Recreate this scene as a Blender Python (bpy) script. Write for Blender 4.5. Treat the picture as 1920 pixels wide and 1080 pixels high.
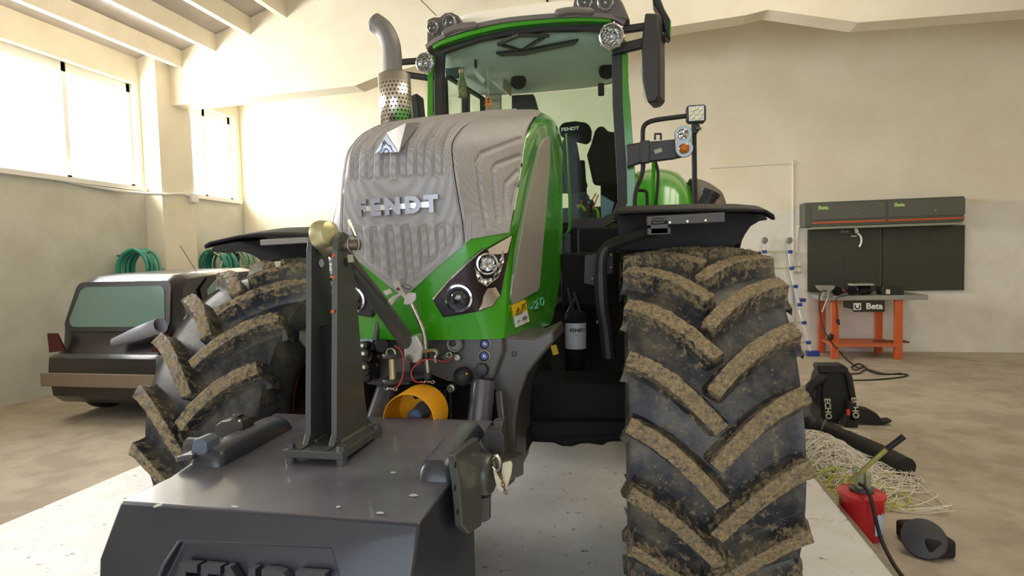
import bpy, bmesh, math, random
import numpy as np
from mathutils import Vector, Matrix, noise
from mathutils.geometry import delaunay_2d_cdt
random.seed(7)
for o in list(bpy.data.objects): bpy.data.objects.remove(o)
SC = bpy.context.scene
COL = SC.collection
PI = math.pi
R = math.radians

# ---------------------------------------------------------------- camera
# the building and the tractor share their axes: x to the tractor's left side, y to its rear, z up
CAM = Vector((.884, -2.828, 1.6))
FPX = 1080.0                                   # focal length in pixels of the 1920 x 1080 frame
CYAW, CPITCH, CROLL = R(12), R(-3.0), R(1.5)
_f0 = Vector((0, math.cos(CPITCH), math.sin(CPITCH)))
_r0 = Vector((1, 0, 0)); _u0 = _r0.cross(_f0)
_rz = Matrix.Rotation(CYAW, 3, 'Z')
CF = _rz @ _f0
CR = _rz @ (math.cos(CROLL)*_r0 - math.sin(CROLL)*_u0)
CU = _rz @ (math.sin(CROLL)*_r0 + math.cos(CROLL)*_u0)
cd = bpy.data.cameras.new('camera'); cam = bpy.data.objects.new('camera', cd); COL.objects.link(cam)
cd.sensor_width = 36; cd.lens = FPX/1920*36; cd.clip_start = .05; cd.clip_end = 200
cam.matrix_world = Matrix(((CR.x, CU.x, -CF.x, CAM.x), (CR.y, CU.y, -CF.y, CAM.y), (CR.z, CU.z, -CF.z, CAM.z), (0, 0, 0, 1)))
SC.camera = cam

def ray(x, y): return CF + CR*((x-960)/FPX) - CU*((y-540)/FPX)
def K(x, y, v):                                # point of a pixel on the plane y = v
    r = ray(x, y); return CAM + r*((v-CAM.y)/r.y)
def KU(x, y, u):                               # ... on the plane x = u
    r = ray(x, y); return CAM + r*((u-CAM.x)/r.x)
def KZ(x, y, z):                               # ... on the plane z
    r = ray(x, y); return CAM + r*((z-CAM.z)/r.z)

# ---------------------------------------------------------------- sky and daylight
SC.view_settings.view_transform = 'Standard'; SC.view_settings.look = 'None'
SC.view_settings.exposure = 0.0; SC.view_settings.gamma = 1.0
W = bpy.data.worlds.new('sky'); SC.world = W; W.use_nodes = True
bg = W.node_tree.nodes['Background']; bg.inputs[0].default_value = (.90, .95, 1.0, 1); bg.inputs[1].default_value = 1.4
def area(name, loc, rot, sx, sy, power, color):
    l = bpy.data.lights.new(name, 'AREA'); l.shape = 'RECTANGLE'; l.size = sx; l.size_y = sy; l.energy = power; l.color = color
    o = bpy.data.objects.new(name, l); COL.objects.link(o); o.location = loc; o.rotation_euler = rot; return o
# daylight through the open gate behind the camera and through the windows of the left wall
area('gate_daylight', (.6, -7.3, 2.3), (R(90), 0, 0), 6.4, 4.2, 160, (.70, .84, 1.0))
area('window_daylight', (-7.9, 7.25, 3.85), (0, R(-90), 0), 1.6, 1.5, 330, (1, .95, .88))
area('window_daylight', (-7.9, 3.9, 3.85), (0, R(-90), 0), 1.6, 3.6, 620, (1, .96, .90))
area('window_daylight', (-7.9, -1.2, 3.85), (0, R(-90), 0), 1.6, 4.0, 480, (1, .96, .90))
area('roof_fill_light', (3.2, 1.5, 7.03), (0, R(16.7), 0), 2.0, 6.0, 215, (1, .92, .76))  # added fill light under the roof, no such opening known

# ---------------------------------------------------------------- helpers
def lin(h):
    h = h.lstrip('#'); c = [int(h[i:i+2], 16)/255 for i in (0, 2, 4)]
    return tuple(x/12.92 if x <= .04045 else ((x+.055)/1.055)**2.4 for x in c) + (1,)
MATS = {}
def mat(name, col, rough=.5, metal=0., n=0., ns=8., col2=None, bump=0., bs=40., coat=0., trans=0., spec=.5, alpha=1., detail=5, lo=.4, hi=.62):
    """Principled material; n mixes a noise-driven second colour, bump adds grain."""
    if name in MATS: return MATS[name]
    m = bpy.data.materials.new(name); m.use_nodes = True; nt = m.node_tree; b = nt.nodes['Principled BSDF']
    I = b.inputs; I['Base Color'].default_value = lin(col); I['Roughness'].default_value = rough; I['Metallic'].default_value = metal
    I['Specular IOR Level'].default_value = spec
    if coat: I['Coat Weight'].default_value = coat; I['Coat Roughness'].default_value = .08
    if trans: I['Transmission Weight'].default_value = trans
    if alpha < 1: I['Alpha'].default_value = alpha
    tc = nt.nodes.new('ShaderNodeTexCoord')
    if n:
        no = nt.nodes.new('ShaderNodeTexNoise'); no.inputs['Scale'].default_value = ns; no.inputs['Detail'].default_value = detail; no.inputs['Roughness'].default_value = .65
        nt.links.new(tc.outputs['Object'], no.inputs['Vector'])
        mr = nt.nodes.new('ShaderNodeMapRange'); mr.inputs[1].default_value = lo; mr.inputs[2].default_value = hi; mr.inputs[4].default_value = n
        nt.links.new(no.outputs[0], mr.inputs[0])
        mx = nt.nodes.new('ShaderNodeMix'); mx.data_type = 'RGBA'; mx.inputs[6].default_value = lin(col); mx.inputs[7].default_value = lin(col2 or '#000000')
        nt.links.new(mr.outputs[0], mx.inputs[0]); nt.links.new(mx.outputs[2], I['Base Color'])
    if bump:
        n2 = nt.nodes.new('ShaderNodeTexNoise'); n2.inputs['Scale'].default_value = bs; n2.inputs['Detail'].default_value = 6
        nt.links.new(tc.outputs['Object'], n2.inputs['Vector'])
        bp = nt.nodes.new('ShaderNodeBump'); bp.inputs['Strength'].default_value = bump; bp.inputs['Distance'].default_value = .01
        nt.links.new(n2.outputs[0], bp.inputs['Height']); nt.links.new(bp.outputs[0], I['Normal'])
    MATS[name] = m; return m

def frame_of(d):
    d = Vector(d).normalized(); a = Vector((0, 0, 1)) if abs(d.z) < .92 else Vector((1, 0, 0))
    s = d.cross(a).normalized(); return s, s.cross(d).normalized()
class MB:
    """collects shapes of ONE mesh object"""
    def __init__(s): s.v = []; s.f = []; s.mi = []; s.m = 0
    def add(s, vs, fs):
        o = len(s.v); s.v += [tuple(p) for p in vs]; s.f += [tuple(i+o for i in f) for f in fs]; s.mi += [s.m]*len(fs); return s
    def box(s, c, d, rot=None, taper=1.):
        c = Vector(c); M = rot.to_3x3() if rot is not None else Matrix.Identity(3)
        vs = []
        for z in (-1, 1):
            t = taper if z > 0 else 1.
            for x, y in ((-1, -1), (1, -1), (1, 1), (-1, 1)): vs.append(c + M @ Vector((x*d[0]/2*t, y*d[1]/2*t, z*d[2]/2)))
        return s.add(vs, [(3, 2, 1, 0), (4, 5, 6, 7), (0, 1, 5, 4), (1, 2, 6, 5), (2, 3, 7, 6), (3, 0, 4, 7)])
    def span(s, a, b): 
        a = Vector(a); b = Vector(b); return s.box((a+b)/2, [abs(b[i]-a[i]) for i in range(3)])
    def bar(s, p, q, w, h, up=None):
        p = Vector(p); q = Vector(q); d = (q-p).normalized()
        if up is None: sd, u = frame_of(d)
        else: sd = d.cross(Vector(up)).normalized(); u = sd.cross(d).normalized()
        vs = []
        for c in (p, q):
            for a, b in ((-1, -1), (1, -1), (1, 1), (-1, 1)): vs.append(c + sd*(a*w/2) + u*(b*h/2))
        return s.add(vs, [(3, 2, 1, 0), (4, 5, 6, 7), (0, 1, 5, 4), (1, 2, 6, 5), (2, 3, 7, 6), (3, 0, 4, 7)])
    def cyl(s, p, q, r, r2=None, n=20, cap=True):
        return s.tube([p, q], [r, r if r2 is None else r2], n, cap)
    def tube(s, pts, r, n=12, cap=True, closed=False, sx=1.):
        P = [Vector(p) for p in pts]; m = len(P); rr = r if isinstance(r, (list, tuple)) else [r]*m
        T = []
        for i in range(m):
            a = P[(i-1) % m] if closed else P[max(i-1, 0)]; b = P[(i+1) % m] if closed else P[min(i+1, m-1)]
            t = b-a; T.append(t.normalized() if t.length > 1e-9 else Vector((0, 0, 1)))
        sd, up = frame_of(T[0]); o = len(s.v); vs = []
        for i in range(m):
            if i:
                q = T[i-1].rotation_difference(T[i]); sd = q @ sd; up = q @ up
            for k in range(n):
                a = 2*PI*k/n; vs.append(P[i] + sd*(math.cos(a)*rr[i]*sx) + up*(math.sin(a)*rr[i]))
        fs = []
        for i in range(m if closed else m-1):
            j = (i+1) % m
            for k in range(n): fs.append((i*n+k, i*n+(k+1) % n, j*n+(k+1) % n, j*n+k))
        if cap and not closed: fs.append(tuple(range(n-1, -1, -1))); fs.append(tuple((m-1)*n+k for k in range(n)))
        return s.add(vs, fs)
    def lathe(s, prof, org, ax, n=32, cap=True, a0=0., a1=2*PI):
        """prof: (radius, along axis)"""
        ax = Vector(ax).normalized(); sd, up = frame_of(ax); org = Vector(org); full = abs(a1-a0-2*PI) < 1e-6
        k2 = n if full else n+1; vs = []
        for r, h in prof:
            for k in range(k2):
                a = a0+(a1-a0)*k/n; vs.append(org + ax*h + sd*(math.cos(a)*r) + up*(math.sin(a)*r))
        fs = []
        for i in range(len(prof)-1):
            for k in range(n):
                j = (k+1) % k2
                fs.append((i*k2+k, i*k2+j, (i+1)*k2+j, (i+1)*k2+k))
        if cap and full:
            if prof[0][0] > 1e-6: fs.append(tuple(range(k2-1, -1, -1)))
            if prof[-1][0] > 1e-6: fs.append(tuple((len(prof)-1)*k2+k for k in range(k2)))
        return s.add(vs, fs)
    def prism(s, poly, e):
        """flat polygon of 3-D points pushed along e"""
        P = [Vector(p) for p in poly]; e = Vector(e); n = len(P); vs = P+[p+e for p in P]
        nv = Vector((0, 0, 0))
        for i in range(n): nv += P[i].cross(P[(i+1) % n])
        f = [tuple(range(n)), tuple(range(2*n-1, n-1, -1))] + [((i+1) % n, i, i+n, (i+1) % n+n) for i in range(n)]
        if nv.dot(e) > 0: f = [tuple(reversed(q)) for q in f]
        return s.add(vs, f)
    def ball(s, c, r, n=16, sc=(1, 1, 1), rot=None):
        c = Vector(c); M = rot.to_3x3() if rot is not None else Matrix.Identity(3); h = n//2
        vs = []; fs = []
        for i in range(h+1):
            t = PI*i/h
            for k in range(n):
                a = 2*PI*k/n; vs.append(c + M @ Vector((r*sc[0]*math.sin(t)*math.cos(a), r*sc[1]*math.sin(t)*math.sin(a), r*sc[2]*math.cos(t))))
        for i in range(h):
            for k in range(n): fs.append((i*n+k, (i+1)*n+k, (i+1)*n+(k+1) % n, i*n+(k+1) % n))
        return s.add(vs, fs)
    def grid(s, rows, closed=False):
        m = len(rows); n = len(rows[0]); fs = []
        for i in range(m-1):
            for k in range(n if closed else n-1):
                j = (k+1) % n; fs.append((i*n+k, i*n+j, (i+1)*n+j, (i+1)*n+k))
        return s.add([p for r in rows for p in r], fs)
    def build(s, name, m, parent=None, smooth=True, bevel=0., seg=2, solid=0., sub=0, label=None, ang=35, weld=True):
        me = bpy.data.meshes.new(name); me.from_pydata(s.v, [], s.f)
        for x in (m if isinstance(m, (list, tuple)) else [m]): me.materials.append(x)
        if isinstance(m, (list, tuple)): me.polygons.foreach_set('material_index', s.mi)
        bm = bmesh.new(); bm.from_mesh(me)
        if weld: bmesh.ops.remove_doubles(bm, verts=bm.verts, dist=1e-5)
        bmesh.ops.recalc_face_normals(bm, faces=bm.faces); bm.to_mesh(me); bm.free()
        o = bpy.data.objects.new(name, me); COL.objects.link(o)
        if parent is not None: attach(o, parent)
        if solid:
            md = o.modifiers.new('thickness', 'SOLIDIFY'); md.thickness = solid; md.offset = 0
        if bevel:
            md = o.modifiers.new('bevel', 'BEVEL'); md.width = bevel; md.segments = seg; md.limit_method = 'ANGLE'; md.angle_limit = R(40)
        if sub:
            md = o.modifiers.new('sub', 'SUBSURF'); md.levels = sub; md.render_levels = sub
        if smooth:
            me.polygons.foreach_set('use_smooth', [True]*len(me.polygons)); me.set_sharp_from_angle(angle=R(ang))
        if label: o['label'] = label
        return o
def wmat(o):
    m = Matrix.LocRotScale(o.location, o.rotation_euler, o.scale)
    return (wmat(o.parent) @ o.matrix_parent_inverse @ m) if o.parent else m
def attach(o, p):
    o.parent = p; o.matrix_parent_inverse = wmat(p).inverted()
def thing(name, label, cat, loc=(0, 0, 0), rz=0., group=None):
    o = bpy.data.objects.new(name, None); COL.objects.link(o); o.location = loc; o.rotation_euler = (0, 0, rz); o.empty_display_size = .1
    return tag(o, label, cat, group)
def tag(o, label, cat, group=None):
    o['label'] = label; o['category'] = cat
    if group: o['group'] = group
    return o
def struct(o): o['kind'] = 'structure'; return o
def dup(root, loc, rz=None, label=None):
    r = root.copy(); COL.objects.link(r); r.location = loc
    if rz is not None: r.rotation_euler[2] = rz
    if label: r['label'] = label
    for ch in list(root.children):
        c = ch.copy(); COL.objects.link(c); c.parent = r
        for g in list(ch.children):
            d = g.copy(); COL.objects.link(d); d.parent = c
    return r
def text_mesh(body, size, ext, M, bold=0., shear=0., sx=1., space=1.):
    """raised lettering as vertices and faces, baseline-centred at M (x right, y up, z towards the reader)"""
    c = bpy.data.curves.new('t', 'FONT'); c.body = body; c.size = size; c.extrude = ext; c.offset = bold; c.shear = shear; c.align_x = 'CENTER'; c.align_y = 'CENTER'; c.space_character = space
    c.resolution_u = 4; o = bpy.data.objects.new('t', c); COL.objects.link(o)
    me = bpy.data.meshes.new_from_object(o.evaluated_get(bpy.context.evaluated_depsgraph_get()))
    vs = [M @ Vector((v.co.x*sx, v.co.y, v.co.z)) for v in me.vertices]; fs = [tuple(p.vertices) for p in me.polygons]
    bpy.data.objects.remove(o); bpy.data.curves.remove(c); bpy.data.meshes.remove(me); return vs, fs
def basis(o, x, y):
    x = Vector(x).normalized(); z = x.cross(Vector(y)).normalized(); y = z.cross(x)
    o = Vector(o); return Matrix(((x.x, y.x, z.x, o.x), (x.y, y.y, z.y, o.y), (x.z, y.z, z.z, o.z), (0, 0, 0, 1)))
def smooth_path(pts, k=6):
    P = [Vector(p) for p in pts]; out = []
    for i in range(len(P)-1):
        a = P[max(i-1, 0)]; b = P[i]; c = P[i+1]; d = P[min(i+2, len(P)-1)]
        for j in range(k):
            t = j/k; out.append(.5*((2*b) + (c-a)*t + (2*a-5*b+4*c-d)*t*t + (3*b-a-3*c+d)*t**3))
    return out+[P[-1]]
# ---------------------------------------------------------------- materials
def wall_mat():
    m = mat('wall_plaster', '#eee5cf', .85, n=.5, ns=1.3, col2='#e1d4b8', bump=.15, bs=25)
    return m
M_wall = wall_mat()
M_wall_low = mat('wall_plaster_low', '#ebe6dc', .85, n=.5, ns=2., col2='#d8cfc0', bump=.15, bs=25)
M_left_low = mat('grey_plaster', '#d3cfc1', .85, n=.6, ns=1.6, col2='#bfbaa9', bump=.2, bs=20)
M_floor = mat('dusty_concrete', '#b9ac98', .9, n=.7, ns=2.2, col2='#978a78', bump=.25, bs=60)
def plat_mat():
    m = mat('painted_concrete', '#dedcd8', .45, n=.35, ns=5, col2='#cbc2b2', bump=.12, bs=50)
    nt = m.node_tree; b = nt.nodes['Principled BSDF']; src = b.inputs['Base Color'].links[0].from_socket
    tc = nt.nodes.new('ShaderNodeTexCoord'); no = nt.nodes.new('ShaderNodeTexNoise'); no.inputs['Scale'].default_value = 14; no.inputs['Detail'].default_value = 8; no.inputs['Roughness'].default_value = .7
    nt.links.new(tc.outputs['Object'], no.inputs['Vector'])
    mr = nt.nodes.new('ShaderNodeMapRange'); mr.inputs[1].default_value = .60; mr.inputs[2].default_value = .68; nt.links.new(no.outputs[0], mr.inputs[0])
    mx = nt.nodes.new('ShaderNodeMix'); mx.data_type = 'RGBA'; mx.inputs[7].default_value = lin('#4d4135'); nt.links.new(mr.outputs[0], mx.inputs[0]); nt.links.new(src, mx.inputs[6]); nt.links.new(mx.outputs[2], b.inputs['Base Color'])
    return m
M_plat = plat_mat()
M_roof = mat('roof_panel', '#bdb3aa', .8, n=.4, ns=3, col2='#a79d94')
M_purlin = mat('purlin_concrete', '#e6dcc6', .8, n=.4, ns=4, col2='#d6c9b0')
M_white = mat('white_paint', '#eeeae2', .6)
M_green = mat('green_paint', '#37940f', .22, coat=.6, n=.12, ns=3, col2='#3f8f1f')
M_dgreen = mat('dark_green_paint', '#2b6e14', .4)
M_black = mat('black_plastic', '#1c1a18', .5, n=.35, ns=12, col2='#282421', bump=.1, bs=120)
M_dark = mat('dark_underbody', '#0f0d0c', .8, n=.4, ns=9, col2='#181512', spec=.3)
M_fender = mat('fender_plastic', '#191615', .6, n=.3, ns=6, col2='#262220', spec=.35, bump=.15, bs=150)
M_grey = mat('anthracite_paint', '#484844', .36, n=.35, ns=7, col2='#524f49', coat=.15)
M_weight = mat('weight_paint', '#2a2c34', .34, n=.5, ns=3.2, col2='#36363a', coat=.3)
M_steel = mat('bare_steel', '#b9b4a6', .32, 1., n=.5, ns=30, col2='#8d8676')
M_chrome = mat('chrome', '#e6e6ea', .08, 1.)
M_zinc = mat('zinc_yellow', '#cfc79a', .38, .8, n=.4, ns=25, col2='#a59a70')
M_silver = mat('silver_paint', '#a89f97', .4, .15, n=.15, ns=60, col2='#958c84')
M_rubber = mat('black_rubber', '#191919', .6, n=.3, ns=14, col2='#2b2927', bump=.2, bs=90)
M_yellow = mat('yellow_plastic', '#f0a818', .38, n=.2, ns=6, col2='#d68f12')
M_orange = mat('orange_paint', '#cf5f30', .5, n=.2, ns=8, col2='#b9512a')
M_red = mat('red_paint', '#c8232a', .35, coat=.3)
M_redcord = mat('red_cord', '#d33a3a', .5)
M_blue = mat('blue_plastic', '#2b3f8f', .45)
M_alu = mat('aluminium', '#d5d6d6', .35, .75)
M_ceil = mat('headliner_cloth', '#e2e8e2', .85, bump=.1, bs=200)
M_ivory = mat('ivory_plastic', '#fbf4e0', .45)
M_pale = mat('pale_plastic', '#d8d0c0', .5)
M_seat = mat('black_upholstery', '#131412', .9, spec=.15, bump=.2, bs=160)
M_amber = mat('amber_lens', '#d9781c', .15, trans=.3)
M_sticker = mat('sticker_yellow', '#f2c417', .5)
M_ink = mat('black_ink', '#15130f', .6)
M_letter = mat('white_lettering', '#e8e8e0', .5)
M_rust = mat('rust', '#7a4427', .8, n=.6, ns=30, col2='#4c2b1b')
M_carpaint = mat('car_paint', '#1b1619', .3, coat=.4, n=.4, ns=2, col2='#261f20')
M_hose = mat('green_hose', '#2c8f80', .4, n=.5, ns=5, col2='#4f9d72')
M_hose2 = mat('pale_green_hose', '#7c9a80', .45, n=.5, ns=4, col2='#5f8a6a')
M_twine = mat('twine', '#e4dccb', .7)
M_twine2 = mat('twine_green', '#b9bd3f', .7)
M_mesh = None
def glass(name, col, a, rough=.03):
    m = bpy.data.materials.new(name); m.use_nodes = True; nt = m.node_tree; nt.nodes.clear()
    out = nt.nodes.new('ShaderNodeOutputMaterial'); tr = nt.nodes.new('ShaderNodeBsdfTransparent'); tr.inputs[0].default_value = col
    gl = nt.nodes.new('ShaderNodeBsdfGlossy'); gl.inputs['Roughness'].default_value = rough; gl.inputs[0].default_value = (.9, 1, .95, 1)
    lw = nt.nodes.new('ShaderNodeLayerWeight'); lw.inputs[0].default_value = .5; pw = nt.nodes.new('ShaderNodeMath'); pw.operation = 'POWER'; pw.inputs[1].default_value = 4
    nt.links.new(lw.outputs['Facing'], pw.inputs[0]); fr = nt.nodes.new('ShaderNodeMapRange'); fr.inputs[3].default_value = (a-1)/8; fr.inputs[4].default_value = .7; nt.links.new(pw.outputs[0], fr.inputs[0]); mx = nt.nodes.new('ShaderNodeMixShader')
    nt.links.new(fr.outputs[0], mx.inputs[0]); nt.links.new(tr.outputs[0], mx.inputs[1]); nt.links.new(gl.outputs[0], mx.inputs[2]); nt.links.new(mx.outputs[0], out.inputs[0]); return m
M_glass = glass('cab_glass', (.81, .925, .855, 1), 1.1)
M_sglass = glass('side_glass', (.91, .965, .93, 1), 1.1)
M_clear = glass('window_pane', (.96, .98, 1, 1), 1.3)
M_lens = glass('lamp_lens', (.95, .96, .96, 1), 1.2)
M_carglass = mat('car_glass', '#5f7a70', .12, spec=.8)
M_mirrorface = mat('mirror_face', '#c8d8dc', .04, 1.)
def reflector(name, c, scale):
    m = mat(name, c, .16, .9); nt = m.node_tree; b = nt.nodes['Principled BSDF']; tc = nt.nodes.new('ShaderNodeTexCoord')
    w = nt.nodes.new('ShaderNodeTexVoronoi'); w.inputs['Scale'].default_value = scale; nt.links.new(tc.outputs['Object'], w.inputs['Vector'])
    bp = nt.nodes.new('ShaderNodeBump'); bp.inputs['Strength'].default_value = .8; bp.inputs['Distance'].default_value = .02; nt.links.new(w.outputs[0], bp.inputs['Height']); nt.links.new(bp.outputs[0], b.inputs['Normal']); return m
M_refl = reflector('lamp_reflector', '#c4c3be', 45)
def hood_mesh_mat():
    m = mat('hood_mesh', '#aca6a2', .55, .1, n=.35, ns=5, col2='#958d87'); nt = m.node_tree; b = nt.nodes['Principled BSDF']
    src = b.inputs['Base Color'].links[0].from_socket; tc = nt.nodes.new('ShaderNodeTexCoord')
    vo = nt.nodes.new('ShaderNodeTexVoronoi'); vo.inputs['Scale'].default_value = 150; vo.inputs['Randomness'].default_value = .0; nt.links.new(tc.outputs['Object'], vo.inputs['Vector'])
    mr = nt.nodes.new('ShaderNodeMapRange'); mr.inputs[1].default_value = .22; mr.inputs[2].default_value = .45; mr.inputs[3].default_value = .62; mr.inputs[4].default_value = 0.; nt.links.new(vo.outputs[0], mr.inputs[0])
    mx = nt.nodes.new('ShaderNodeMix'); mx.data_type = 'RGBA'; mx.inputs[7].default_value = lin('#3d3a36'); nt.links.new(mr.outputs[0], mx.inputs[0]); nt.links.new(src, mx.inputs[6]); nt.links.new(mx.outputs[2], b.inputs['Base Color'])
    return m
M_mesh = hood_mesh_mat()
def tyre_mat():
    m = bpy.data.materials.new('muddy_tyre'); m.use_nodes = True; nt = m.node_tree; b = nt.nodes['Principled BSDF']; L = nt.links.new
    tc = nt.nodes.new('ShaderNodeTexCoord'); at = nt.nodes.new('ShaderNodeAttribute'); at.attribute_name = 'mud'
    def noi(s, d=6, r=.7):
        q = nt.nodes.new('ShaderNodeTexNoise'); q.inputs['Scale'].default_value = s; q.inputs['Detail'].default_value = d; q.inputs['Roughness'].default_value = r; L(tc.outputs['Object'], q.inputs['Vector']); return q
    def mixc(f, a, c):
        q = nt.nodes.new('ShaderNodeMix'); q.data_type = 'RGBA'; L(f, q.inputs[0])
        for s, i in ((a, 6), (c, 7)):
            if isinstance(s, str): q.inputs[i].default_value = lin(s)
            else: L(s, q.inputs[i])
        return q.outputs[2]
    def rng(src, a, c, x=0., y=1.):
        q = nt.nodes.new('ShaderNodeMapRange'); q.inputs[1].default_value = a; q.inputs[2].default_value = c; q.inputs[3].default_value = x; q.inputs[4].default_value = y; L(src, q.inputs[0]); return q.outputs[0]
    def op(kind, a, c):
        q = nt.nodes.new('ShaderNodeMath'); q.operation = kind
        for i, s in ((0, a), (1, c)):
            if isinstance(s, float): q.inputs[i].default_value = s
            else: L(s, q.inputs[i])
        return q.outputs[0]
    n1 = noi(7); n2 = noi(70, 8, .8); n3 = noi(34, 8, .75)
    base = mixc(rng(n1.outputs[0], .42, .68), '#25252b', '#655d4d')                 # rubber and a film of dust
    mudc = mixc(rng(n2.outputs[0], .35, .62), '#5d5140', '#bfa67a')
    mask = op('ADD', at.outputs['Fac'], op('MULTIPLY', op('SUBTRACT', n3.outputs[0], .5), 2.0))
    mask = rng(mask, .42, .60)
    splat = rng(noi(45, 9, .75).outputs[0], .62, .68)
    col = mixc(op('MULTIPLY', splat, .55), base, '#8d7d5c'); col = mixc(mask, col, mudc)
    L(col, b.inputs['Base Color']); L(rng(mask, 0, 1, .5, .95), b.inputs['Roughness'])
    bp = nt.nodes.new('ShaderNodeBump'); bp.inputs['Distance'].default_value = .012; L(n2.outputs[0], bp.inputs['Height']); L(rng(mask, 0, 1, .08, .9), bp.inputs['Strength']); L(bp.outputs[0], b.inputs['Normal'])
    return m
M_tyre = tyre_mat()

def dust_and_sheen(m, col, amount):
    """dust with a sheen painted in, lightening the upward faces"""
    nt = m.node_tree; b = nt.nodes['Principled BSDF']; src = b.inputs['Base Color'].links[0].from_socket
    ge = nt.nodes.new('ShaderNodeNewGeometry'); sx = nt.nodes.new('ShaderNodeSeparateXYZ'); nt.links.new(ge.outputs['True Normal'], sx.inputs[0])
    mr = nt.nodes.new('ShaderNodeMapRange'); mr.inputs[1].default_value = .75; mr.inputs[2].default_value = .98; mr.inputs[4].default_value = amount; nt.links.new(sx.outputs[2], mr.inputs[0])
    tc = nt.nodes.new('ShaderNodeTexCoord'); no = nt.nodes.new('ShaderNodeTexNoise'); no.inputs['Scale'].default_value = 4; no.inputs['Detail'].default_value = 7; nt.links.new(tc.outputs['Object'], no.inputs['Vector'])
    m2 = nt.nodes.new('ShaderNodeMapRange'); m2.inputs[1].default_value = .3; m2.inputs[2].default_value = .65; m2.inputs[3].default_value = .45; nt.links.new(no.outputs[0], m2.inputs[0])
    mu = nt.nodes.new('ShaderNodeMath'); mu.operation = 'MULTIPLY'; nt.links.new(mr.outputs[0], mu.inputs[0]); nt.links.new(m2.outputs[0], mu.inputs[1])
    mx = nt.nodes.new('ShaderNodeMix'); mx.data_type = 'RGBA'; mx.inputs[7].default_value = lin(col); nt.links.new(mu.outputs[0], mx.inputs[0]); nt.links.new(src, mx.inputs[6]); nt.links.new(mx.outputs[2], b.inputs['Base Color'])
dust_and_sheen(M_weight, '#77747a', .75)  # top painted lighter: dust together with the sheen of the bright walls
# ---------------------------------------------------------------- the building
UL, UR, VB, VF, ZF = -7.36, 9.0, 8.25, -7.4, -.2
VP = 6.0                                                    # the frame wall before the last bay
EAVE, SLOPE, RIDGE = 5.16, .30, 1.2
def roof_z(u): return EAVE + SLOPE*((u-UL) if u < RIDGE else (2*RIDGE-UL-u))
b = MB(); b.span((UL-.3, VF-.3, ZF-.3), (UR+.3, VB+.3, ZF)); struct(b.build('floor', M_floor, smooth=False))
# raised concrete stand under the tractor, with its steel edge angle
pf = MB().span((-3.05, -6.8, ZF), (2.10, 3.6, 0)).build('concrete_platform', M_plat, smooth=False)
tag(pf, 'pale painted concrete platform under the tractor, stained and a step above the floor', 'platform')
MB().span((2.10, -6.8, -.19), (2.125, 3.6, .004)).build('edge_angle', M_steel, pf, smooth=False, label='grey steel edging along the platform')
# walls
b = MB(); b.m = 1; b.span((UL-.3, VB, ZF), (UR+.3, VB+.3, 2.33)); b.m = 0; b.span((UL-.3, VB, 2.33), (UR+.3, VB+.3, 8.1))
struct(b.build('wall_back', [M_wall, M_wall_low], smooth=False))
WIN = [(6.55, 8.08), (2.1, 5.6), (-3.4, .6)]; ZS, ZT = 2.97, 4.72
b = MB(); b.m = 1; b.span((UL-.3, VF-.3, ZF), (UL, VB, ZS)); b.m = 0; b.span((UL-.3, VF-.3, ZT), (UL, VB, EAVE+.3))
e = [VF-.3] + [x for w in sorted(WIN) for x in w] + [VB]
for i in range(0, len(e), 2): b.span((UL-.3, e[i], ZS), (UL, e[i+1], ZT))
struct(b.build('wall_left', [M_wall, M_left_low], smooth=False))
struct(MB().span((UR, VF-.3, ZF), (UR+.3, VB, 6.0)).build('wall_right', M_wall, smooth=False))
b = MB(); b.span((UL-.3, VF-.3, ZF), (-3.0, VF, 7.2)); b.span((4.2, VF-.3, ZF), (UR+.3, VF, 7.2)); b.span((-3.0, VF-.3, 4.6), (4.2, VF, 7.8)); struct(b.build('wall_front', M_wall, smooth=False))
for i, (v0, v1) in enumerate(WIN):
    w = struct(thing('window_%d' % (i+1), 'tall white-framed window in the left wall', 'window', (UL-.15, (v0+v1)/2, ZS))); del w['label'], w['category']
    b = MB()
    for v in ([v0+.03, v1-.03] + [v0+(v1-v0)*k/(2 if i == 0 else 3) for k in range(1, 2 if i == 0 else 3)]): b.span((UL-.2, v-.035, ZS), (UL-.12, v+.035, ZT))
    b.span((UL-.2, v0, ZS), (UL-.12, v1, ZS+.06)); b.span((UL-.2, v0, ZT-.14), (UL-.12, v1, ZT))
    b.build('window_frame', M_white, w, smooth=False)
    MB().span((UL-.165, v0, ZS), (UL-.155, v1, ZT)).build('window_pane', M_clear, w, smooth=False)
b = MB()
for v0, v1 in WIN: b.span((UL-.12, v0-.05, ZS-.07), (UL+.07, v1+.05, ZS))
struct(b.build('trim_1', M_white, smooth=False))             # window sills
b = MB()
for v0 in (5.68, -.0+.9, -4.4): b.span((UL, v0, ZF), (UL+.34, v0+.75, roof_z(UL)+.1))
struct(b.build('trim_2', M_wall, smooth=False))              # wall columns
# frame wall above the last bay, with its cranked lower edge
low = [K(x, y, VP) for x, y in ((291, 201), (420, 188), (515, 177), (665, 161), (720, 139), (800, 118), (1000, 85), (1258, 50), (1400, 28), (1440, 18), (1610, 42), (1690, 36))]
pl = [Vector((UL, VP, low[0].z))] + low[1:] + [Vector((UR, VP, low[-1].z-.1)), Vector((UR, VP, roof_z(UR)+.05)), Vector((RIDGE, VP, roof_z(RIDGE)+.05)), Vector((UL, VP, EAVE+.05))]
struct(MB().prism(pl, (0, .36, 0)).build('wall_portal', M_wall, smooth=False))
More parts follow.
